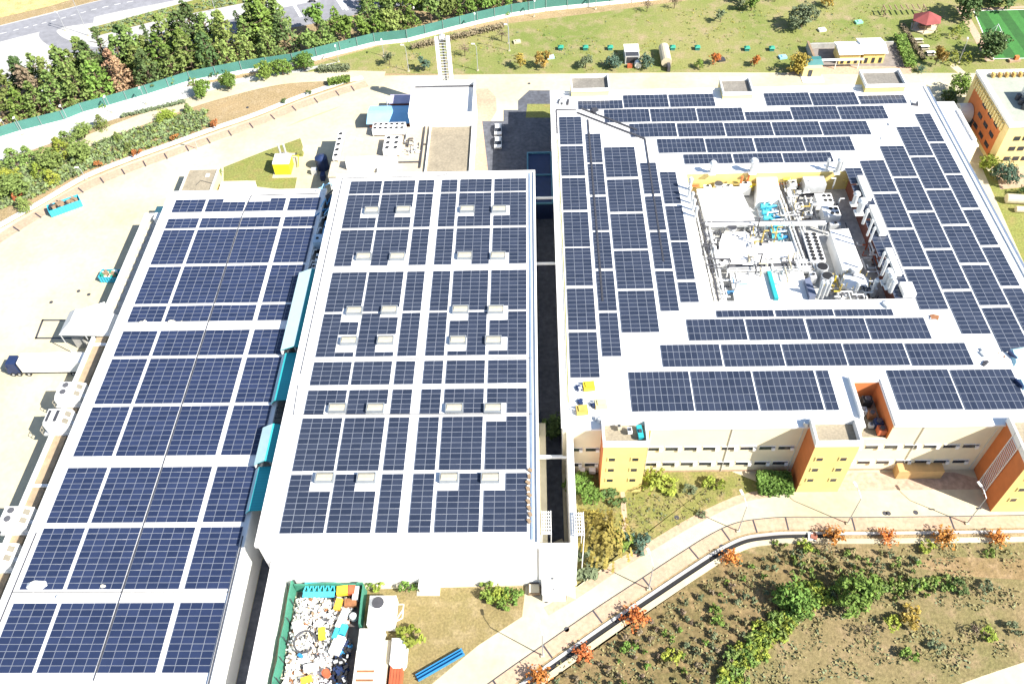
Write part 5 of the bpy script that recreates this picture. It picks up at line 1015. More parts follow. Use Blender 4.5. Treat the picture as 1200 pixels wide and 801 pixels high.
wav([(-27.9+R.uniform(-.12, .12), y) for y in (57.4, 54.5, 51.2)], 2.3, .3).build('screen', gtarp, gf)
for y in ys_[:-1]: MB().cyl((-38.9, y, 0), (-38.9, y, 2.8), .07).build('post', metald, gf)
sb = MB(); sb.box(-38.8, 30, .02, -28.2, 57.3, .06); o = sb.build('scrap_ground', mat('oily_ground', (.10, .085, .08), .9, var=.3, scale=.6)); o['kind'] = 'structure'
cols = [mat('scrap_white', (.72, .70, .66), .7, var=.1, scale=1.), white, mat('scrap_cream', (.62, .55, .43), .8, var=.15), metalw, wood, metald, rust, mat('scrap_grey', (.35, .35, .36), .7, var=.2)]
mb = MB()
for k in range(4200):
    x = R.uniform(-38.4, -29.6); y = R.uniform(33, 56.0)
    if x > -31.5 and y < 52: continue
    t = abs(R.gauss(0, 1)); hz = .5+1.1*math.exp(-((x+34.5)**2)/14)*(.5+.5*math.sin(y*.5+1))
    L_, W_ = R.uniform(.12, .8)*R.choice([1, 1, 1.5]), R.uniform(.08, .4); mi = R.choices(range(8), [7, 8, 6, 4, 1, 3, 1, 4])[0]
    c, s = math.cos(k*1.7), math.sin(k*1.7); z = R.uniform(.06, hz); tx, ty = R.uniform(-.5, .5), R.uniform(-.5, .5)
    P = [(x+c*a-s*b, y+s*a+c*b, z+.25+tx*a+ty*b) for a, b in ((-L_/2, -W_/2), (L_/2, -W_/2), (L_/2, W_/2), (-L_/2, W_/2))]
    n = len(mb.v); mb.v += P+[(a, b, q-.22) for a, b, q in P]; mb.f += [(n, n+1, n+2, n+3), (n, n+4, n+5, n+1), (n+1, n+5, n+6, n+2), (n+2, n+6, n+7, n+3), (n+3, n+7, n+4, n)]; mb.m += [mi]*5
o = mb.build('scrap_heap', cols); o['kind'] = 'stuff'; tag(o, 'loose heap of white and cream scrap pieces filling the fenced yard', 'scrap heap')
mb = MB()
for k in range(420):
    x = R.uniform(-31.2, -29.0); y = R.uniform(36, 49.5); L_ = R.uniform(.2, .8); z = R.uniform(.06, .9); mi = R.choices(range(4), [5, 3, 1, 1])[0]
    mb.obox(x, y, z, L_, R.uniform(.2, .5), R.uniform(.1, .4), R.uniform(0, 3), mi)
o = mb.build('scrap_heap', [black, navy, metalw, bluep]); o['kind'] = 'stuff'; tag(o, 'dark heap of black and navy scrap along the right side of the yard', 'scrap heap')
def scrap(label, px_, z, size, rz, m, kind='box', name='scrap_item', cat_='scrap'):
    x, y = G2(*px_, z); t = thing(name, label, cat_, (x, y, z)); t.rotation_euler[2] = rz; l, w_, h = size
    if kind == 'box':
        MB().box(-l/2, -w_/2, .02, l/2, w_/2, h).build('body', m, t, local=True); MB().box(-l*.35, -w_*.35, h+.002, l*.35, w_*.35, h+.06).build('lid', m, t, local=True)
    elif kind == 'truss':
        mb = MB(); mb.box(-l/2, -w_/2, .3, l/2, -w_/2+.9, .5); mb.box(-l/2, w_/2-.25, .3, l/2, w_/2, .5); n = 6
        for k in range(n):
            a = -l/2+k*l/n; b = a+l/n; mb.cyl((a, -w_/2+.8, .42), ((a+b)/2, w_/2-.1, .42), .12, n=4); mb.cyl(((a+b)/2, w_/2-.1, .42), (b, -w_/2+.8, .42), .12, n=4)
        mb.build('frame', m, t, local=True); MB().box(-l/2, -w_/2-.02, .02, -l/2+.2, w_/2, .298).build('foot', metald, t, local=True)
    elif kind == 'drum':
        MB().cyl((0, 0, .02), (0, 0, h), l/2, n=14).build('drum', m, t, local=True); MB().cyl((0, 0, h+.002), (0, 0, h+.08), l/2*.7, n=14).build('lid', m, t, local=True)
    elif kind == 'ring':
        mb = MB(); pts = [(l/2*math.cos(k*.45), l/2*math.sin(k*.45), .1+.02*k) for k in range(13)]; mb.tube(pts, .16); mb.build('hose', m, t, local=True)
scrap('sky blue lattice frame lying at the back of the scrap yard', (375, 692), 1.2, (5.0, 2.4, .5), 0., cyanp, 'truss', 'lattice_frame', 'frame')
scrap('yellow rear plastic bin heap in the scrap yard corner', (402, 693), 1.2, (1.7, 1.4, .8), .1, yellowp); scrap('orange-yellow bin in front of the yellow one in the scrap yard', (397, 709), 1.0, (1.0, 1.8, .7), -.15, mat('amber_bin', (.75, .38, .04), .6))
scrap('orange crate beside the yellow bin in the scrap yard', (413, 693), 1., (1.1, 1.4, 1.), 0, redp); scrap('brown pallet stack in the rear right scrap yard corner', (412, 707), .8, (2., 1.2, .7), .05, rust); scrap('grey ribbed radiator in the rear right scrap yard corner', (418, 697), .9, (.9, 2.2, 1.), 0, metalw)
scrap('yellow tripod crate in the middle of the scrap heap', (378, 743), 1.3, (1.0, 1.8, .7), .2, yellowp); scrap('left one of two cyan boxes in the scrap yard', (395, 744), 1., (.8, 1.6, 1.), -.25, cyanp); scrap('right one of two cyan boxes in the scrap yard', (403, 739), 1., (.9, 1.6, 1.), -.25, cyanp)
scrap('white fridge lying behind the cyan boxes in the scrap yard', (402, 726), 1., (1., 3., .9), -.3, white); scrap('white cabinet with dark opening in front of cyan boxes', (396, 757), 1., (1.6, 2.8, .9), -.3, white); scrap('grey drum in the right part of the scrap yard', (415, 724), .8, (1.1, 1, 1), 0, metalw, 'drum')
scrap('blue sheet at the front left of the scrap heap', (352, 768), 1., (.8, .5, .3), -.6, bluep); scrap('dark hose loop on the white scrap heap', (358, 752), 1.5, (3.4, 1, 1), 0, metald, 'ring'); scrap('red drum at the front of the scrap yard', (383, 790), 1., (1.2, 1.2, 1.), 0, redp, 'drum'); scrap('orange box at the front edge of the scrap yard', (360, 797), .9, (1.6, .8, .8), .3, mat('amber_bin', (.75, .38, .04)))
scrap('large white sheet panel lying on the front of the heap', (365, 782), 1.2, (2.2, 1.2, .25), .2, white); scrap('large white board leaning in the left of the heap', (350, 735), 1.3, (1.6, 2.2, .25), .4, white)
w1 = thing('white_tank_unit', 'white square unit with a round fan cowl beside the scrap yard', 'cooling unit', (-24.4, 53, 0)); MB().box(-26.5, 50.8, .4, -22.4, 55.4, 2.9).build('casing', white, w1); MB().frustum([(-26.5, 50.8), (-22.4, 50.8), (-22.4, 55.4), (-26.5, 55.4)], 2.902, [(-26., 51.2), (-22.9, 51.2), (-22.9, 55.), (-26., 55.)], 3.2).build('roof', roofwhite, w1)
MB().cyl((-25., 54., 3.2), (-25., 54., 3.6), .95, n=16, top=1).build('fan_cowl', [metalw, metald], w1)
for x in (-26.2, -22.7):
    for y in (51.1, 55.1): MB().box(x-.12, y-.12, 0, x+.12, y+.12, .398).build('leg', metald, w1)
MB().tube([(-22.3, 54.2, 2.4), (-21.2, 54.2, 2.4), (-21.2, 52., 2.4), (-22.3, 51.4, 2.4), (-21.2, 53.4, 2.4)], .08, 5).build('railing', white, w1)
w2 = thing('white_container', 'long white container with rust stained front beside the scrap yard', 'container', (-25.8, 45, 0)); MB().box(-27.6, 36, .1, -23.8, 50.4, 2.4).build('body', mat('dirty_white', (.76, .73, .68), .7, var=.08), w2); MB().box(-27.5, 47, 2.402, -24, 50.3, 2.5).build('roof', roofwhite, w2)
for y in (39.5, 41, 42.5, 43.8): MB().box(-27.2, y, 2.403, -24.6, y+.35, 2.44).build('rust_patch', rust, w2)
MB().box(-23.79, 38, .1, -22.8, 49, 1.4).build('side_step', beige, w2)
w3 = thing('red_container', 'narrow orange-red container behind the white tank on dry grass', 'container', (-21.6, 44, 0)); MB().box(-22.4, 36, .05, -20.6, 47.8, 1.9).build('body', redp, w3)
for k in range(4): MB().box(-22.2+k*.45, 36.1, 1.902, -22.05+k*.45, 47.7, 1.97).build('rib', redp, w3)
w4 = thing('white_tank', 'white octagonal tank on the dry grass beside the red container', 'tank', (-19.2, 46.8, 0)); x, y = G2(466, 764, 2.); pts = [(x-1.1, y-1.7), (x-.5, y-2.3), (x+.7, y-2.3), (x+1.3, y-1.5), (x+1.3, y+1.6), (x+.8, y+2.2), (x-1.1, y+2.2)]; MB().prism(pts, .2, 2.).build('shell', white, w4); MB().frustum(pts, 2.002, [(x+(a-x)*.8, y+(b-y)*.8) for a, b in pts], 2.3).build('top', roofwhite, w4); MB().box(x-.9, y-1.5, 0, x+.9, y+1.5, .198).build('skid', metald, w4)
w5 = thing('blue_trough', 'long blue steel trough lying on the dry grass beside the road', 'trough', (*G2(516, 778), 0)); a = Vector(G2(489, 795)); b = Vector(G2(543, 764)); d = (b-a).normalized(); n = Vector((-d.y, d.x))
mb = MB(); mb.prism([tuple(a-n*.5), tuple(b-n*.5), tuple(b+n*.5), tuple(a+n*.5)], .02, .2); mb.build('base', bluep, w5)
for s in (-.5, 0, .42): q = n*s; MB().prism([tuple(a+q), tuple(b+q), tuple(b+q+n*.1), tuple(a+q+n*.1)], .202, .7).build('rail', bluep, w5)
kb = thing('meter_kiosk', 'white kiosk with sloping roof on a pale plinth against the front wall', 'kiosk', (*G2(502, 690), 0)); x, y = G2(502, 691); MB().box(x-1.3, y-.4, .15, x+1.3, y+1.5, 1.9).build('wall', white, kb); MB().box(x-1.8, y-1., 0, x+1.9, y+1.6, .148).build('plinth', concrete, kb); MB().frustum([(x-1.4, y-.6), (x+1.4, y-.6), (x+1.4, y+1.6), (x-1.4, y+1.6)], 1.902, [(x-1.2, y+.4), (x+1.2, y+.4), (x+1.2, y+1.5), (x-1.2, y+1.5)], 2.5).build('roof', white, kb)
cr = thing('crate', 'open wooden crate beside the gatehouse steps', 'crate', (*G2(625, 692), 0)); x, y = G2(626, 692); MB().box(x-.9, y-.8, .1, x+.9, y+.8, .9).build('box', wood, cr); MB().box(x-.8, y-.7, .902, x+.8, y+.7, 1.).build('filling', beige, cr); MB().box(x-.6, y+1., 0, x+.6, y+1.6, 1.4).build('cabinet', metalw, cr)
bx = thing('crate', 'tan cardboard box lying at the front end of the dark alley', 'box', (*G2(660, 640), 0)); x, y = G2(660, 640); MB().obox(3.2, y, .02, 1.6, 1.5, .9, .4).build('box', rust, bx); MB().obox(3.2, y, .922, 1.5, 1.4, .05, .4).build('lid', beige, bx)
sn = thing('stone_ruin', 'small pinkish stone foundation beside the south road', 'stones', (*G2(948, 630), 0))
for k in range(7): p = G(R.uniform(938, 962), R.uniform(627, 634)); MB().obox(p.x, p.y, 0, R.uniform(.6, 1.4), R.uniform(.5, .9), R.uniform(.2, .6), R.uniform(0, 3)).build('stone', R.choice([pavers, white, brick]), sn)
from mathutils import noise
# ------------------------------------------------------------------ VEGETATION
LM = {'pine': leafmat('pine_needles', (.17, .23, .06)), 'dark': leafmat('cypress_leaves', (.08, .125, .04)), 'dead': leafmat('dead_needles', (.33, .21, .12)), 'green': leafmat('green_leaves', (.14, .215, .04)), 'lime': leafmat('lime_leaves', (.23, .27, .04)), 'orange': leafmat('autumn_leaves', (.43, .155, .035)), 'gold': leafmat('golden_leaves', (.33, .24, .05)), 'willow': leafmat('willow_leaves', (.27, .23, .05)), 'olive': leafmat('olive_leaves', (.14, .17, .09)), 'rusty': leafmat('rust_leaves', (.34, .13, .045)), 'weed': leafmat('weed_leaves', (.20, .18, .08)), 'silver': leafmat('silver_leaves', (.175, .245, .105)), 'grey': leafmat('dry_twigs', (.22, .17, .11)), 'blue': leafmat('blue_green_leaves', (.085, .14, .095))}
def leaf(mb, c, s, nrm, rr):
    n = (nrm+Vector((rr.gauss(0, .55), rr.gauss(0, .55), rr.gauss(0, .55)))).normalized(); a = n.orthogonal().normalized(); b = n.cross(a); t = rr.uniform(0, 2*PI); u = a*math.cos(t)+b*math.sin(t); v = n.cross(u)
    L_ = s*rr.uniform(.7, 1.3); W_ = s*rr.uniform(.5, .9)
    mb.poly([c-u*L_/2-v*W_*.2, c-v*W_/2, c+u*L_/2, c+v*W_/2])
def crown(kind, seed):
    rr = random.Random(seed); mb = MB()
    def clump(c, r, n, s, flat=.8):
        for _ in range(n):
            d = Vector((rr.gauss(0, 1), rr.gauss(0, 1), rr.gauss(0, 1))).normalized(); q = c+Vector((d.x*r, d.y*r, d.z*r*flat))*rr.uniform(.6, 1.); leaf(mb, q, s, (d+Vector((0, 0, .5))).normalized(), rr)
    if kind == 'conifer':      # unit height
        lean = Vector((rr.uniform(-.04, .04), rr.uniform(-.04, .04), 0))
        for i in range(84):
            z = .1+.86*rr.random()**1.15; R0 = .31*(1-z)**.82+.012; t = rr.uniform(0, 2*PI); q = R0*math.sqrt(rr.uniform(.25, 1.)); clump(Vector((q*math.cos(t), q*math.sin(t), z))+lean*z, .028+.07*(1-z), 11, .06)
        clump(Vector((0, 0, .96)), .03, 8, .05)
    elif kind == 'spire':
        for i in range(46): z = .05+.92*rr.random(); R0 = .11*(1-z)**.6+.015; t = rr.uniform(0, 2*PI); q = R0*math.sqrt(rr.random()); clump(Vector((q*math.cos(t), q*math.sin(t), z)), .04, 10, .045, 1.3)
    elif kind == 'round':      # unit width ~1, height ~1
        lob = [Vector((rr.uniform(-.26, .26), rr.uniform(-.26, .26), rr.uniform(.36, .74))) for _ in range(7)]
        for i in range(80):
            l = rr.choice(lob); d = Vector((rr.gauss(0, 1), rr.gauss(0, 1), rr.gauss(0, 1))).normalized(); clump(l+Vector((d.x*.2, d.y*.2, d.z*.2))*rr.uniform(.5, 1.05), .075, 12, .085)
    elif kind == 'bush':
        lob = [Vector((rr.uniform(-.2, .2), rr.uniform(-.2, .2), rr.uniform(.3, .66))) for _ in range(8)]
        for i in range(150):
            l = rr.choice(lob); d = Vector((rr.gauss(0, 1), rr.gauss(0, 1), rr.gauss(0, 1))).normalized(); clump(l+d*.25*rr.uniform(.6, 1.05), .07, 12, .07)
    elif kind == 'shrub':
        lob = [Vector((rr.uniform(-.28, .28), rr.uniform(-.28, .28), rr.uniform(.1, .4))) for _ in range(6)]
        for i in range(34):
            l = rr.choice(lob); d = Vector((rr.gauss(0, 1), rr.gauss(0, 1), abs(rr.gauss(0, 1)))).normalized(); clump(l+d*.2*rr.uniform(.5, 1.), .09, 10, .12)
    elif kind == 'small':
        for i in range(9):
            d = Vector((rr.gauss(0, 1), rr.gauss(0, 1), abs(rr.gauss(0, 1)))).normalized(); clump(Vector((0, 0, .25))+d*.26, .15, 9, .22)
    elif kind == 'sparse':     # spiky autumn tree
        for i in range(44):
            t = rr.uniform(0, 2*PI); el = rr.uniform(.15, 1.4); d = Vector((math.cos(t)*math.cos(el), math.sin(t)*math.cos(el), math.sin(el)))
            for k in range(2, 11): leaf(mb, Vector((0, 0, .25))+d*(k/10*.5)+Vector((rr.gauss(0, .02), rr.gauss(0, .02), rr.gauss(0, .02))), .11, d, rr)
    elif kind == 'twiggy':
        for i in range(60):
            t = rr.uniform(0, 2*PI); el = rr.uniform(.3, 1.4); d = Vector((math.cos(t)*math.cos(el), math.sin(t)*math.cos(el), math.sin(el))); clump(Vector((0, 0, .35))+d*rr.uniform(.2, .5), .05, 4, .075)
    elif kind == 'willow':
        for i in range(120):
            t = rr.uniform(0, 2*PI); r0 = rr.uniform(.05, .5); z = .9-.5*r0*r0*2; ln = rr.uniform(.25, .6)
            for k in range(9): f = k/8; leaf(mb, Vector((math.cos(t)*(r0+.06*f), math.sin(t)*(r0+.06*f), z-ln*f+rr.gauss(0, .015))), .075, Vector((math.cos(t), math.sin(t), .8)), rr)
    elif kind == 'topiary':
        for i in range(60): z = rr.random(); R0 = .32*(math.sin(PI*min(1, (1-z)*.5+.02)))+.02; t = rr.uniform(0, 2*PI); clump(Vector((R0*math.cos(t), R0*math.sin(t), z)), .05, 9, .07)
    me = bpy.data.meshes.new('crown'); me.from_pydata(mb.v, [], mb.f); me.update(); return me
CR = {}
def cm(kind, i, mname):
    k = (kind, i, mname)
    if k not in CR:
        base = (kind, i)
        if base not in CR: CR[base] = crown(kind, hash(kind) % 97+i*13 if False else sum(map(ord, kind))+i*13)
        me = CR[base].copy() if CR[base].users or True else CR[base]; me.materials.append(LM[mname]); CR[k] = me
    return CR[k]
TR = {}
def trunkmesh(kind):
    if kind not in TR:
        mb = MB(); rr = random.Random(5)
        if kind == 'conifer': mb.cyl((0, 0, 0), (0, 0, .9), .022, .006, 7); n = 9
        else: mb.cyl((0, 0, 0), (.01, 0, .3), .032, .022, 7); mb.cyl((.01, 0, .3), (0, .01, .55), .022, .012, 7); n = 7
        for k in range(n):
            z = .22+.06*k if kind == 'conifer' else .26+.03*k; t = k*2.4; l = .18 if kind == 'conifer' else .26; mb.cyl((0, 0, z), (l*math.cos(t), l*math.sin(t), z+(.06 if kind == 'conifer' else .26)), .010, .003, 5)
        me = bpy.data.meshes.new('trunk'); me.from_pydata(mb.v, [], mb.f); me.materials.append(bark); me.update(); TR[kind] = me
    return TR[kind]
def tree(name, label, cat_, p, h, w_, kind, mname, var=0, group=None, trunk=True):
    t = thing(name, label, cat_, (p[0], p[1], 0), group); t.rotation_euler[2] = R.uniform(0, 6.28); t.scale = (w_, w_, h)
    c = bpy.data.objects.new('crown', cm(kind, var, mname)); COL.objects.link(c); c.parent = t
    if trunk: k = bpy.data.objects.new('trunk', trunkmesh('conifer' if kind in ('conifer', 'spire') else 'round')); COL.objects.link(k); k.parent = t
    return t
def plant(name, label, p, s, h, kind, mname, var=0, group=None, cat_='shrub'):
    o = bpy.data.objects.new(name, cm(kind, var, mname)); COL.objects.link(o); o.location = (p[0], p[1], 0); o.scale = (s, s, h); o.rotation_euler[2] = R.uniform(0, 6.28); return tag(o, label, cat_, group)
# --- conifer belt behind the fence, base pixels
belt = []
rows = [(( -20, 152), (10, 143), (30, 139), (52, 134), (75, 128), (100, 121), (122, 115), (150, 108), (180, 101), (205, 95), (228, 88), (250, 84), (272, 80), (296, 76), (318, 70), (340, 64), (365, 62), (384, 56), (405, 52), (428, 46), (446, 43), (466, 39), (486, 36), (506, 30), (526, 26), (548, 21), (570, 18), (592, 13), (615, 8), (640, 4), (662, 0)),
        ((-10, 132), (18, 124), (42, 120), (66, 114), (92, 106), (116, 101), (140, 96), (170, 88), (196, 80), (220, 74), (244, 68), (268, 64), (290, 58), (312, 52), (376, 44), (398, 38), (434, 30), (458, 26), (480, 21), (504, 15), (530, 10), (556, 6), (580, 1)),
        ((28, 104), (104, 84), (128, 82), (156, 76), (184, 70), (212, 60), (232, 56), (258, 50), (284, 46), (304, 40), (326, 34), (330, 44), (438, 12), (470, 8), (500, 2), (12, 112), (36, 112), (54, 104), (80, 100), (96, 96), (118, 92), (148, 88), (164, 80), (176, 78), (200, 68), (224, 64), (248, 56), (298, 50), (316, 42))]
for r, row in enumerate(rows):
    for i, q in enumerate(row):
        belt.append((r, q))
rk = ('front rank', 'second rank', 'rear rank'); cnt2 = [0, 0, 0]
for r, q in belt:
    cnt2[r] += 1; p = G2(q[0]+R.uniform(-3, 3), q[1]+R.uniform(-1.5, 1.5)); west = q[0] < 350
    h = (R.uniform(9, 14.) if west else R.uniform(7., 11.)) * (1 if r else .95); kd = 'conifer'; mn = R.choice(['pine', 'pine', 'pine', 'pine', 'green', 'pine', 'dark']) if west else R.choice(['pine', 'green', 'green'])
    w_ = h*R.uniform(1.1, 1.4)
    if not west and R.random() < .5: kd = 'round'; w_ = h*R.uniform(.85, 1.05)
    lab = '%s tree in the belt behind the green fence, %s, %s from left' % ('dense green', rk[r], ordn(cnt2[r]))
    if q in ((150, 108), (140, 96)): mn = 'dead'; lab = 'dead brown conifer in the green tree belt, '+('nearer the fence' if q[0] == 150 else 'farther from the fence'); h = 10.5; w_ = 12.5; kd = 'conifer'
    if q == (42, 120): mn = 'grey'; lab = 'bare greyish conifer in the left part of the tree belt'
    if q in ((28, 104), (184, 70), (128, 82), (326, 34), (284, 46)): kd = 'spire'; mn = 'dark'; w_ = h*1.3; lab = 'slender dark spire tree at the rear of the belt, %s from left' % ordn(sorted([28, 128, 184, 284, 326]).index(q[0])+1)
    tree('conifer_tree', lab, 'tree', p, h, w_, kd, mn, R.randint(0, 3), 'trees of the belt behind the fence')
# round trees in front of the fence
for i, (a, b) in enumerate(((237, 112), (268, 104), (311, 92), (332, 88), (357, 82), (384, 80))[:5]):
    tree('round_tree', 'round dark green street tree before the green fence, %s from left' % ordn(i+1), 'tree', G2(a, b), R.uniform(5.5, 6.5), R.uniform(6.2, 7.2), 'bush', 'green', i % 3, 'round trees before the fence')
# clipped hedges by the path
def hedge(label, a, b, w_, h, mname, n, seed, name='hedge'):
    rr = random.Random(seed); A = Vector(G2(*a)); B = Vector(G2(*b)); d = (B-A); L_ = d.length; d.normalize(); nn = Vector((-d.y, d.x)); mb = MB()
    for k in range(int(n)):
        q = A+d*rr.uniform(0, L_)+nn*rr.uniform(-w_/2, w_/2); z = h*math.sqrt(rr.random()); leaf(mb, Vector((q.x, q.y, z)), .55, Vector((rr.gauss(0, .4), rr.gauss(0, .4), 1)), rr)
    o = mb.build(name, LM[mname], loc=(*((A+B)/2), 0)); return tag(o, label, 'hedge')
hedge('clipped green hedge on the lawn edge above the service path', (374, 84), (410, 82), 2.2, 1.5, 'olive', 900, 1); hedge('clipped green hedge on the dirt island below the service path', (385, 100), (411, 95), 2.2, 1.6, 'green', 900, 2)
hedge('long reddish brown hedge running along the green fence', (482, 58), (590, 33), 1.8, 1.5, 'grey', 1800, 3); hedge('low hedge strip between fence apron and service path', (142, 138), (218, 120), 1.2, .8, 'olive', 700, 4)
hedge('trimmed green hedge bank on the right side of the hut yard', (1052, 45), (1066, 81), 3.0, 1.9, 'green', 1700, 5); hedge('low brown hedge left of the red roofed gazebo', (1056, 30), (1083, 72), 1.2, .8, 'grey', 700, 6)
hedge('dark green hedge block left of the middle stair tower', (886, 570), (926, 571), 4.0, 2.2, 'green', 2200, 7)
# silver ground cover on the planted bank
rr = random.Random(3)
def inside(p, poly):
    c = False; j = len(poly)-1
    for i in range(len(poly)):
        if (poly[i][1] > p[1]) != (poly[j][1] > p[1]) and p[0] < (poly[j][0]-poly[i][0])*(p[1]-poly[i][1])/(poly[j][1]-poly[i][1])+poly[i][0]: c = not c
        j = i
    return c
def cover(name, label, poly, n, hmin, hmax, size, mname, seed, ms=None, mask=None):
    rr = random.Random(seed); xs = [p[0] for p in poly]; ys = [p[1] for p in poly]; mb = MB(); k = 0
    while k < n:
        a = rr.uniform(min(xs), max(xs)); b = rr.uniform(min(ys), max(ys))
        if not inside((a, b), poly): k += .2; continue
        if mask and noise.noise(Vector((a*mask, b*mask*1.5, seed)))+rr.uniform(-.25, .25) < 0: k += .3; continue
        p = G(a, b); mi = 0 if not ms else rr.choices(range(len(ms)+1), [3]+[1]*len(ms))[0]
        for _ in range(3):
            leaf(mb, p+Vector((rr.uniform(-.4, .4), rr.uniform(-.4, .4), rr.uniform(hmin, hmax))), size*rr.uniform(.6, 1.4), Vector((rr.gauss(0, .6), rr.gauss(0, .6), 1)), rr); mb.m[-1] = mi
        k += 1
    o = mb.build(name, [LM[mname]]+[LM[q] for q in (ms or [])]); o['kind'] = 'stuff'; return tag(o, label, 'ground cover')
cover('ground_cover', 'silvery green juniper ground cover filling the planted bank', [(0, 206), (60, 188), (110, 170), (150, 155), (215, 134), (242, 130), (250, 148), (200, 166), (150, 183), (100, 202), (40, 232), (0, 246)], 4200, .1, .9, .75, 'silver', 4, ['olive', 'pine'])
bank = [(8, 216, 5.), (22, 196, 6.), (38, 190, 5.), (60, 196, 5.5), (76, 184, 6.), (82, 172, 5), (95, 186, 5.), (120, 150, 4.), (64, 214, 4.), (14, 230, 6.), (30, 246, 4.), (140, 166, 3.), (195, 140, 3.5), (152, 176, 2.5), (4, 204, 4.5), (100, 160, 4.), (48, 206, 4.), (222, 132, 3.)]
for i, (a, b, h) in enumerate(bank):
    tree('young_pine', 'young yellow-green pine in the planted bank, %s from left' % ordn(sorted(x[0] for x in bank).index(a)+1), 'tree', G2(a, b), h, h*1.7, 'conifer' if i % 3 else 'bush', 'lime' if i % 4 == 0 else 'pine', i % 4, 'young pines in the planted bank')
for i, (a, b) in enumerate(((24, 234), (115, 196), (163, 183), (206, 165), (254, 148))):
    plant('autumn_shrub', 'small rust red shrub along the west kerb, %s from left' % ordn(i+1), G2(a, b), 3., 3.4, 'shrub', 'rusty', i % 2, 'rust shrubs along the west kerb')
for i, (a, b) in enumerate(((334, 120), (362, 110))): plant('small_shrub', ('left' if i == 0 else 'right')+' small dark shrub on the dirt island by the west kerb', G2(a, b), 2.2, 1.8, 'shrub', 'dark', i)
# north lawn trees
lawn = [(457, 76, 3., 'olive'), (498, 82, 3.4, 'blue'), (545, 66, 3.2, 'grey'), (610, 79, 3.4, 'gold'), (637, 80, 4., 'gold'), (686, 80, 3.6, 'olive'), (836, 76, 3., 'orange'), (884, 78, 2.6, 'orange'), (820, 80, 2.4, 'green'), (844, 26, 3., 'olive'), (880, 13, 4., 'green'), (868, 2, 4., 'dark'), (790, 10, 3., 'grey'), (866, 12, 3., 'olive'), (588, 48, 3., 'grey'), (758, 14, 3., 'grey'), (908, 2, 3., 'grey'), (970, 8, 3.4, 'gold')]
for i, (a, b, s, m) in enumerate(lawn):
    tree('lawn_tree', 'small %s tree on the north lawn, %s from left' % ({'olive': 'olive green', 'blue': 'bluish', 'grey': 'bare grey', 'gold': 'golden', 'orange': 'orange', 'green': 'green', 'dark': 'dark'}[m], ordn(sorted(x[0] for x in lawn).index(a)+1)), 'tree', G2(a, b), s*1.3, s*1.35, 'twiggy' if m == 'grey' else 'round', m, i % 3, 'small trees on the north lawn')
tree('broad_tree', 'broad grey-green tree with long shadow on the north lawn', 'tree', G2(938, 34), 8., 10.2, 'bush', 'olive', 1); tree('round_tree', 'round golden green tree beside the guard hut', 'tree', G2(932, 84), 6.4, 7.7, 'bush', 'gold', 2)
tree('bush_tree', 'dark bush tree left of the white lawn shed', 'tree', G2(718, 79), 4.4, 5.5, 'bush', 'blue', 0); tree('bush_tree', 'tall dark bush right of the white lawn shed', 'tree', G2(757, 80), 5., 4.3, 'bush', 'blue', 1)
tree('broad_tree', 'large dark tree beside the football goal', 'tree', G2(1154, 66), 8.4, 11.3, 'bush', 'dark', 2); tree('broad_tree', 'large dark tree behind the gazebo at the top edge', 'tree', G2(1127, 20), 10., 10.8, 'bush', 'dark', 0); tree('broad_tree', 'dark tree cut by the top edge above the pitch', 'tree', G2(1170, 4), 7., 14.4, 'bush', 'dark', 1)
tree('autumn_tree', 'thin orange tree in the north-east garden', 'tree', G2(1096, 76), 6., 5., 'round', 'gold', 0)
for i, (a, b, s, m, lab) in enumerate(((1096, 45, 3.2, 'lime', 'small lime cone shrub nearest the gazebo'), (1118, 44, 3.8, 'lime', 'round lime topiary right of the garden path'), (1128, 37, 4., 'green', 'green topiary behind the round lime one'), (1114, 74, 4.2, 'lime', 'large lime topiary left of the floodlight post'), (1130, 74, 4., 'lime', 'lime topiary right of the floodlight post'))):
    plant('topiary', lab, G2(a, b), s*1.15, s*.9, 'topiary', m, i % 2, 'topiary bushes in the garden')
plant('spiky_palm', 'spiky dark palm shrub at the hut yard corner', G2(1078, 84), 3.6, 2., 'sparse', 'blue', 0); 
for i, (a, b, s, m, lab) in enumerate(((1108, 122, 5., 'dark', 'small dark round bush between factory and office'), (1124, 112, 6.8, 'green', 'larger green round bush between factory and office'), (1154, 200, 5., 'lime', 'lime bush at the office wall foot'), (1175, 212, 6.4, 'blue', 'round dark bush on the east lawn'), (1199, 232, 3.6, 'dark', 'dark shrub cut by the right edge'), (258, 207, 2.4, 'green', 'small dark bush at the pump house corner'))):
    plant('round_bush', lab, G2(a, b), s*1.15, s*.95, 'bush', m, i % 3)
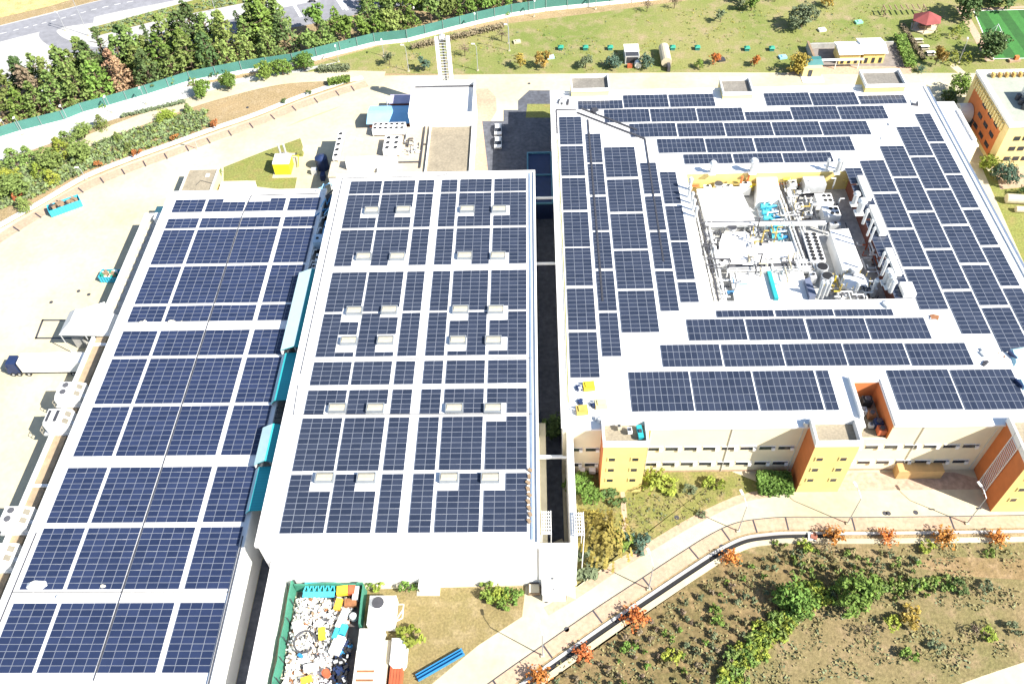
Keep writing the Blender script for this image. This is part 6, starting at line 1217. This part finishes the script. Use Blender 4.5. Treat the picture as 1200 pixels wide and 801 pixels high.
# south lawn planting
for i, (a, b, s, h, k, m, lab) in enumerate(((680, 572, 5.4, 4., 'round', 'green', 'dark green bush under the shaded wall beside the left tower'), (693, 582, 4.4, 3.2, 'round', 'green', 'second dark green bush at the left tower foot'), (716, 588, 4., 2., 'shrub', 'dark', 'low dark shrub before the left stair tower'), (725, 640, 4.4, 3., 'shrub', 'green', 'low dark green bush left of the blue-green one by the road'), (742, 634, 4.8, 2.8, 'shrub', 'blue', 'blue-green spreading bush by the road bend'), (687, 664, 6.4, 4.6, 'shrub', 'olive', 'large leafy oleander beside the link block wall'), (765, 572, 5., 4.8, 'sparse', 'lime', 'bright yellow bush at the right foot of the left tower'), (786, 572, 4., 2., 'shrub', 'lime', 'low yellowish shrub along the factory front'), (836, 572, 3.6, 2., 'shrub', 'lime', 'yellow shrub nearest the hedge along the factory front'), (808, 573, 2.6, 1.4, 'shrub', 'olive', 'faint olive shrub along the factory front'), (822, 603, 2., 1., 'small', 'olive', 'small olive tuft on the garden lawn'), (648, 508, 5., 6., 'round', 'dark', 'dark tree standing in the shaded alley'))):
    if k == 'round': tree('bush_tree', lab, 'bush', G2(a, b), h, s*1.15, 'bush', m, i % 3)
    else: plant('garden_shrub', lab, G2(a, b), s*1.2, h*1.3, k, m, i % 2)
tree('willow_tree', 'yellow weeping willow between alley wall and road', 'tree', G2(707, 640), 7., 9.5, 'willow', 'willow', 0); plant('garden_shrub', 'low olive willow shrub behind the weeping willow', G2(690, 606), 5., 2.4, 'shrub', 'willow', 1)
for i, (a, b, s) in enumerate(((430, 690, 2.6), (445, 689, 2.6), (480, 692, 3.2), (478, 752, 5.), (575, 694, 3.6), (588, 698, 3.6), (600, 696, 3.6), (580, 704, 3.), (594, 706, 3.2))):
    plant('yard_shrub', ('leafy shrub among dry grass beside the red container', 'bright green shrub along the middle hall front, %s from left' % ordn({0: 1, 1: 2, 2: 3, 4: 4, 7: 5, 5: 6, 8: 7, 6: 8, 3: 0}[i]))[i != 3], G2(a, b), s*1.1, s*.95, 'shrub', 'lime' if i % 2 else 'green', i % 2, None if i == 3 else 'shrubs along the middle hall front')
# orange trees along the road's outer kerb
og = [(632, 796), (683, 768), (743, 727), (855, 657), (975, 631), (1038, 632), (1104, 634), (1166, 634), (590, 825)]
for i, (a, b) in enumerate(sorted(og[:8])): tree('autumn_tree', 'bright orange young tree along the south road kerb, %s from left' % ordn(i+1), 'tree', G2(a, b), *((3.4, 4.4), (2.8, 3.8), (3.7, 4.8), (3., 4.))[i % 4], 'sparse', 'orange', i % 3, 'orange trees along the south road')
# lower right garden
for i, (a, b, s, m, lab) in enumerate(((928, 706, 7., 'green', 'large bright green bush, left of the two in the garden'), (1001, 708, 8., 'green', 'large bright green bush, right of the two in the garden'))): tree('garden_bush', lab, 'bush', G2(a, b), s*.85, s*1.05, 'bush', m, i)
rg = random.Random(21)
band = [(866, 800), (874, 786), (882, 772), (892, 760), (902, 748), (912, 738), (922, 730), (934, 722), (944, 714), (938, 702), (950, 696), (966, 700), (980, 694)]
k = 0
for j in range(190):
    t = rg.random()*(len(band)-1); i = int(t); f = t-i; a = band[i][0]*(1-f)+band[i+1][0]*f+rg.uniform(-26, 8); b = band[i][1]*(1-f)+band[i+1][1]*f+rg.uniform(-12, 10)
    plant('hedge_shrub', 'small round shrub in the curved hedge band of the garden', G2(a, b), rg.uniform(1.6, 2.6), rg.uniform(1.6, 2.6), 'small', rg.choice(['green', 'lime', 'lime', 'pine']), j % 4, 'shrubs of the curved garden hedge')
for j in range(34):
    a = 1020+j*3.0+rg.uniform(-3, 3); b = 690-abs(j-10)*.15+rg.uniform(-8, 4)
    plant('hedge_shrub', 'small shrub in the dark row right of the big green bushes', G2(a, b), rg.uniform(1.4, 2.3), rg.uniform(1.4, 2.2), 'small', rg.choice(['green', 'pine', 'pine']), j % 4, 'shrubs of the row beside the big bushes')
nn = 0
for row in range(9):
    for c in range(15):
        a = 908+c*11.5+row*4-rg.uniform(-4, 4); b = 640+row*6.6+c*1.0+rg.uniform(-3, 3)
        if a > 1090 or rg.random() < .25: continue
        plant('planted_sapling', 'low green sapling in the planted rows above the big bushes', G2(a, b), rg.uniform(1.0, 1.6), rg.uniform(1.4, 2.2), 'small', rg.choice(['green', 'olive', 'weed', 'weed', 'pine']), nn % 4, 'saplings in the upper garden rows', 'sapling'); nn += 1
for row in range(15):
    for c in range(19):
        a = 652+c*13.5+row*8.5+rg.uniform(-4, 4); b = 800-c*8.6+row*5.2+rg.uniform(-3, 3)
        if b > 812 or a > 905-(b-700)*.35 or b < 648 or rg.random() < .22: continue
        plant('planted_sapling', 'low brownish sapling on the slope between road and curved hedge', G2(a, b), rg.uniform(.9, 1.7), rg.uniform(1.2, 2.3), 'small', rg.choice(['weed', 'olive', 'grey', 'weed', 'olive', 'grey', 'green']), nn % 4, 'saplings on the lower garden slope', 'sapling'); nn += 1
gs = [(739, 762, 2.6, 'green', 'bright green shrub on the lower garden slope near the road'), (786, 774, 3.4, 'lime', 'larger lime shrub on the lower garden slope'), (842, 724, 3., 'green', 'bright green shrub in the middle of the garden slope'), (1042, 730, 3.2, 'lime', 'olive yellow shrub in front of the right big bush'), (1069, 726, 4., 'gold', 'bright yellow shrub on the bare garden slope'), (1157, 744, 3., 'lime', 'faint yellow shrub on the right of the garden slope'), (1185, 740, 2.6, 'olive', 'olive shrub nearest the right margin of the garden'), (1094, 760, 2.6, 'olive', 'olive tuft below the yellow shrub'), (1064, 772, 2.8, 'green', 'low green tuft in the front garden slope'), (1086, 645, 3., 'lime', 'yellow-green shrub near the road in the right garden'), (1156, 648, 2., 'green', 'small green shrub beside a long shadow in the right garden'), (1010, 741, 2.6, 'grey', 'grey dry shrub below the right big bush'), (1140, 742, 2.6, 'grey', 'grey dry shrub on the right garden slope'), (967, 645, 3., 'grey', 'bare grey shrub near the stones by the road'), (944, 640, 2.6, 'lime', 'pale lime shrub beside the stones by the road'), (1125, 690, 3., 'dark', 'dark shrub in the right garden'), (1150, 688, 2.6, 'olive', 'olive shrub in the right garden')]
for i, (a, b, s, m, lab) in enumerate(gs): plant('garden_shrub', lab, G2(a, b), s*1.1, s, 'twiggy' if m == 'grey' else 'shrub', m, i % 2)
cover('weed_cover', 'brown and olive weeds covering the garden slope', [(620, 801), (700, 750), (780, 706), (860, 660), (930, 640), (1195, 632), (1195, 760), (1120, 790), (1080, 801)], 2600, .02, .3, .4, 'weed', 8, ['olive', 'weed'], .03)
cover('weed_cover', 'tufts of dry grass on the garden lawn before the factory', [(730, 585), (880, 560), (840, 585), (780, 625), (740, 640), (690, 655), (690, 590)], 260, .03, .2, .4, 'weed', 9, ['olive'])
cover('weed_cover', 'grass tufts scattered over the north lawn', [(420, 84), (480, 60), (600, 38), (760, 12), (1040, 5), (1040, 45), (940, 50), (900, 82)], 800, .03, .22, .4, 'willow', 10, ['olive', 'green'], .03)
cover('weed_cover', 'low juniper mat on the public road median', [(106, 35), (116, 41), (190, 22), (300, 1), (310, -3), (240, 2), (190, 12)], 700, .1, .5, .8, 'olive', 11, ['pine'])
# ------------------------------------------------------------------ camera, light, view
cam = bpy.data.cameras.new('camera'); co = bpy.data.objects.new('camera', cam); COL.objects.link(co)
cam.sensor_fit = 'HORIZONTAL'; cam.sensor_width = 36.; cam.lens = FOC/1200*36.; cam.clip_start = 1.; cam.clip_end = 6000.
from mathutils import Matrix
co.matrix_world = Matrix(((R2.x, U2.x, -FW.x, 0), (R2.y, U2.y, -FW.y, 0), (R2.z, U2.z, -FW.z, CAMZ), (0, 0, 0, 1)))
scene.camera = co
SUN_EL = math.radians(42.); sd = Vector((.877*math.cos(SUN_EL), -.48*math.cos(SUN_EL), math.sin(SUN_EL))).normalized()
sl = bpy.data.lights.new('sun', 'SUN'); sl.energy = 4.7; sl.angle = math.radians(.5); sl.color = (1., .955, .87)
so = bpy.data.objects.new('sun', sl); COL.objects.link(so); so.rotation_euler = sd.to_track_quat('Z', 'Y').to_euler(); so.location = (0, 0, 200)
w = bpy.data.worlds.new('World'); scene.world = w; w.use_nodes = True; nt = w.node_tree
bg = nt.nodes['Background']; sky = nt.nodes.new('ShaderNodeTexSky'); sky.sky_type = 'NISHITA'; sky.sun_disc = False
sky.sun_elevation = SUN_EL; sky.sun_rotation = math.atan2(sd.x, sd.y); sky.air_density = 1.; sky.dust_density = .6; sky.ozone_density = 1.2
nt.links.new(sky.outputs[0], bg.inputs[0]); bg.inputs[1].default_value = .08
vs = scene.view_settings; vs.view_transform = 'Standard'; vs.look = 'None'; vs.exposure = 1.3; vs.gamma = 1.; vs.use_curve_mapping = False
scene.render.engine = 'CYCLES'
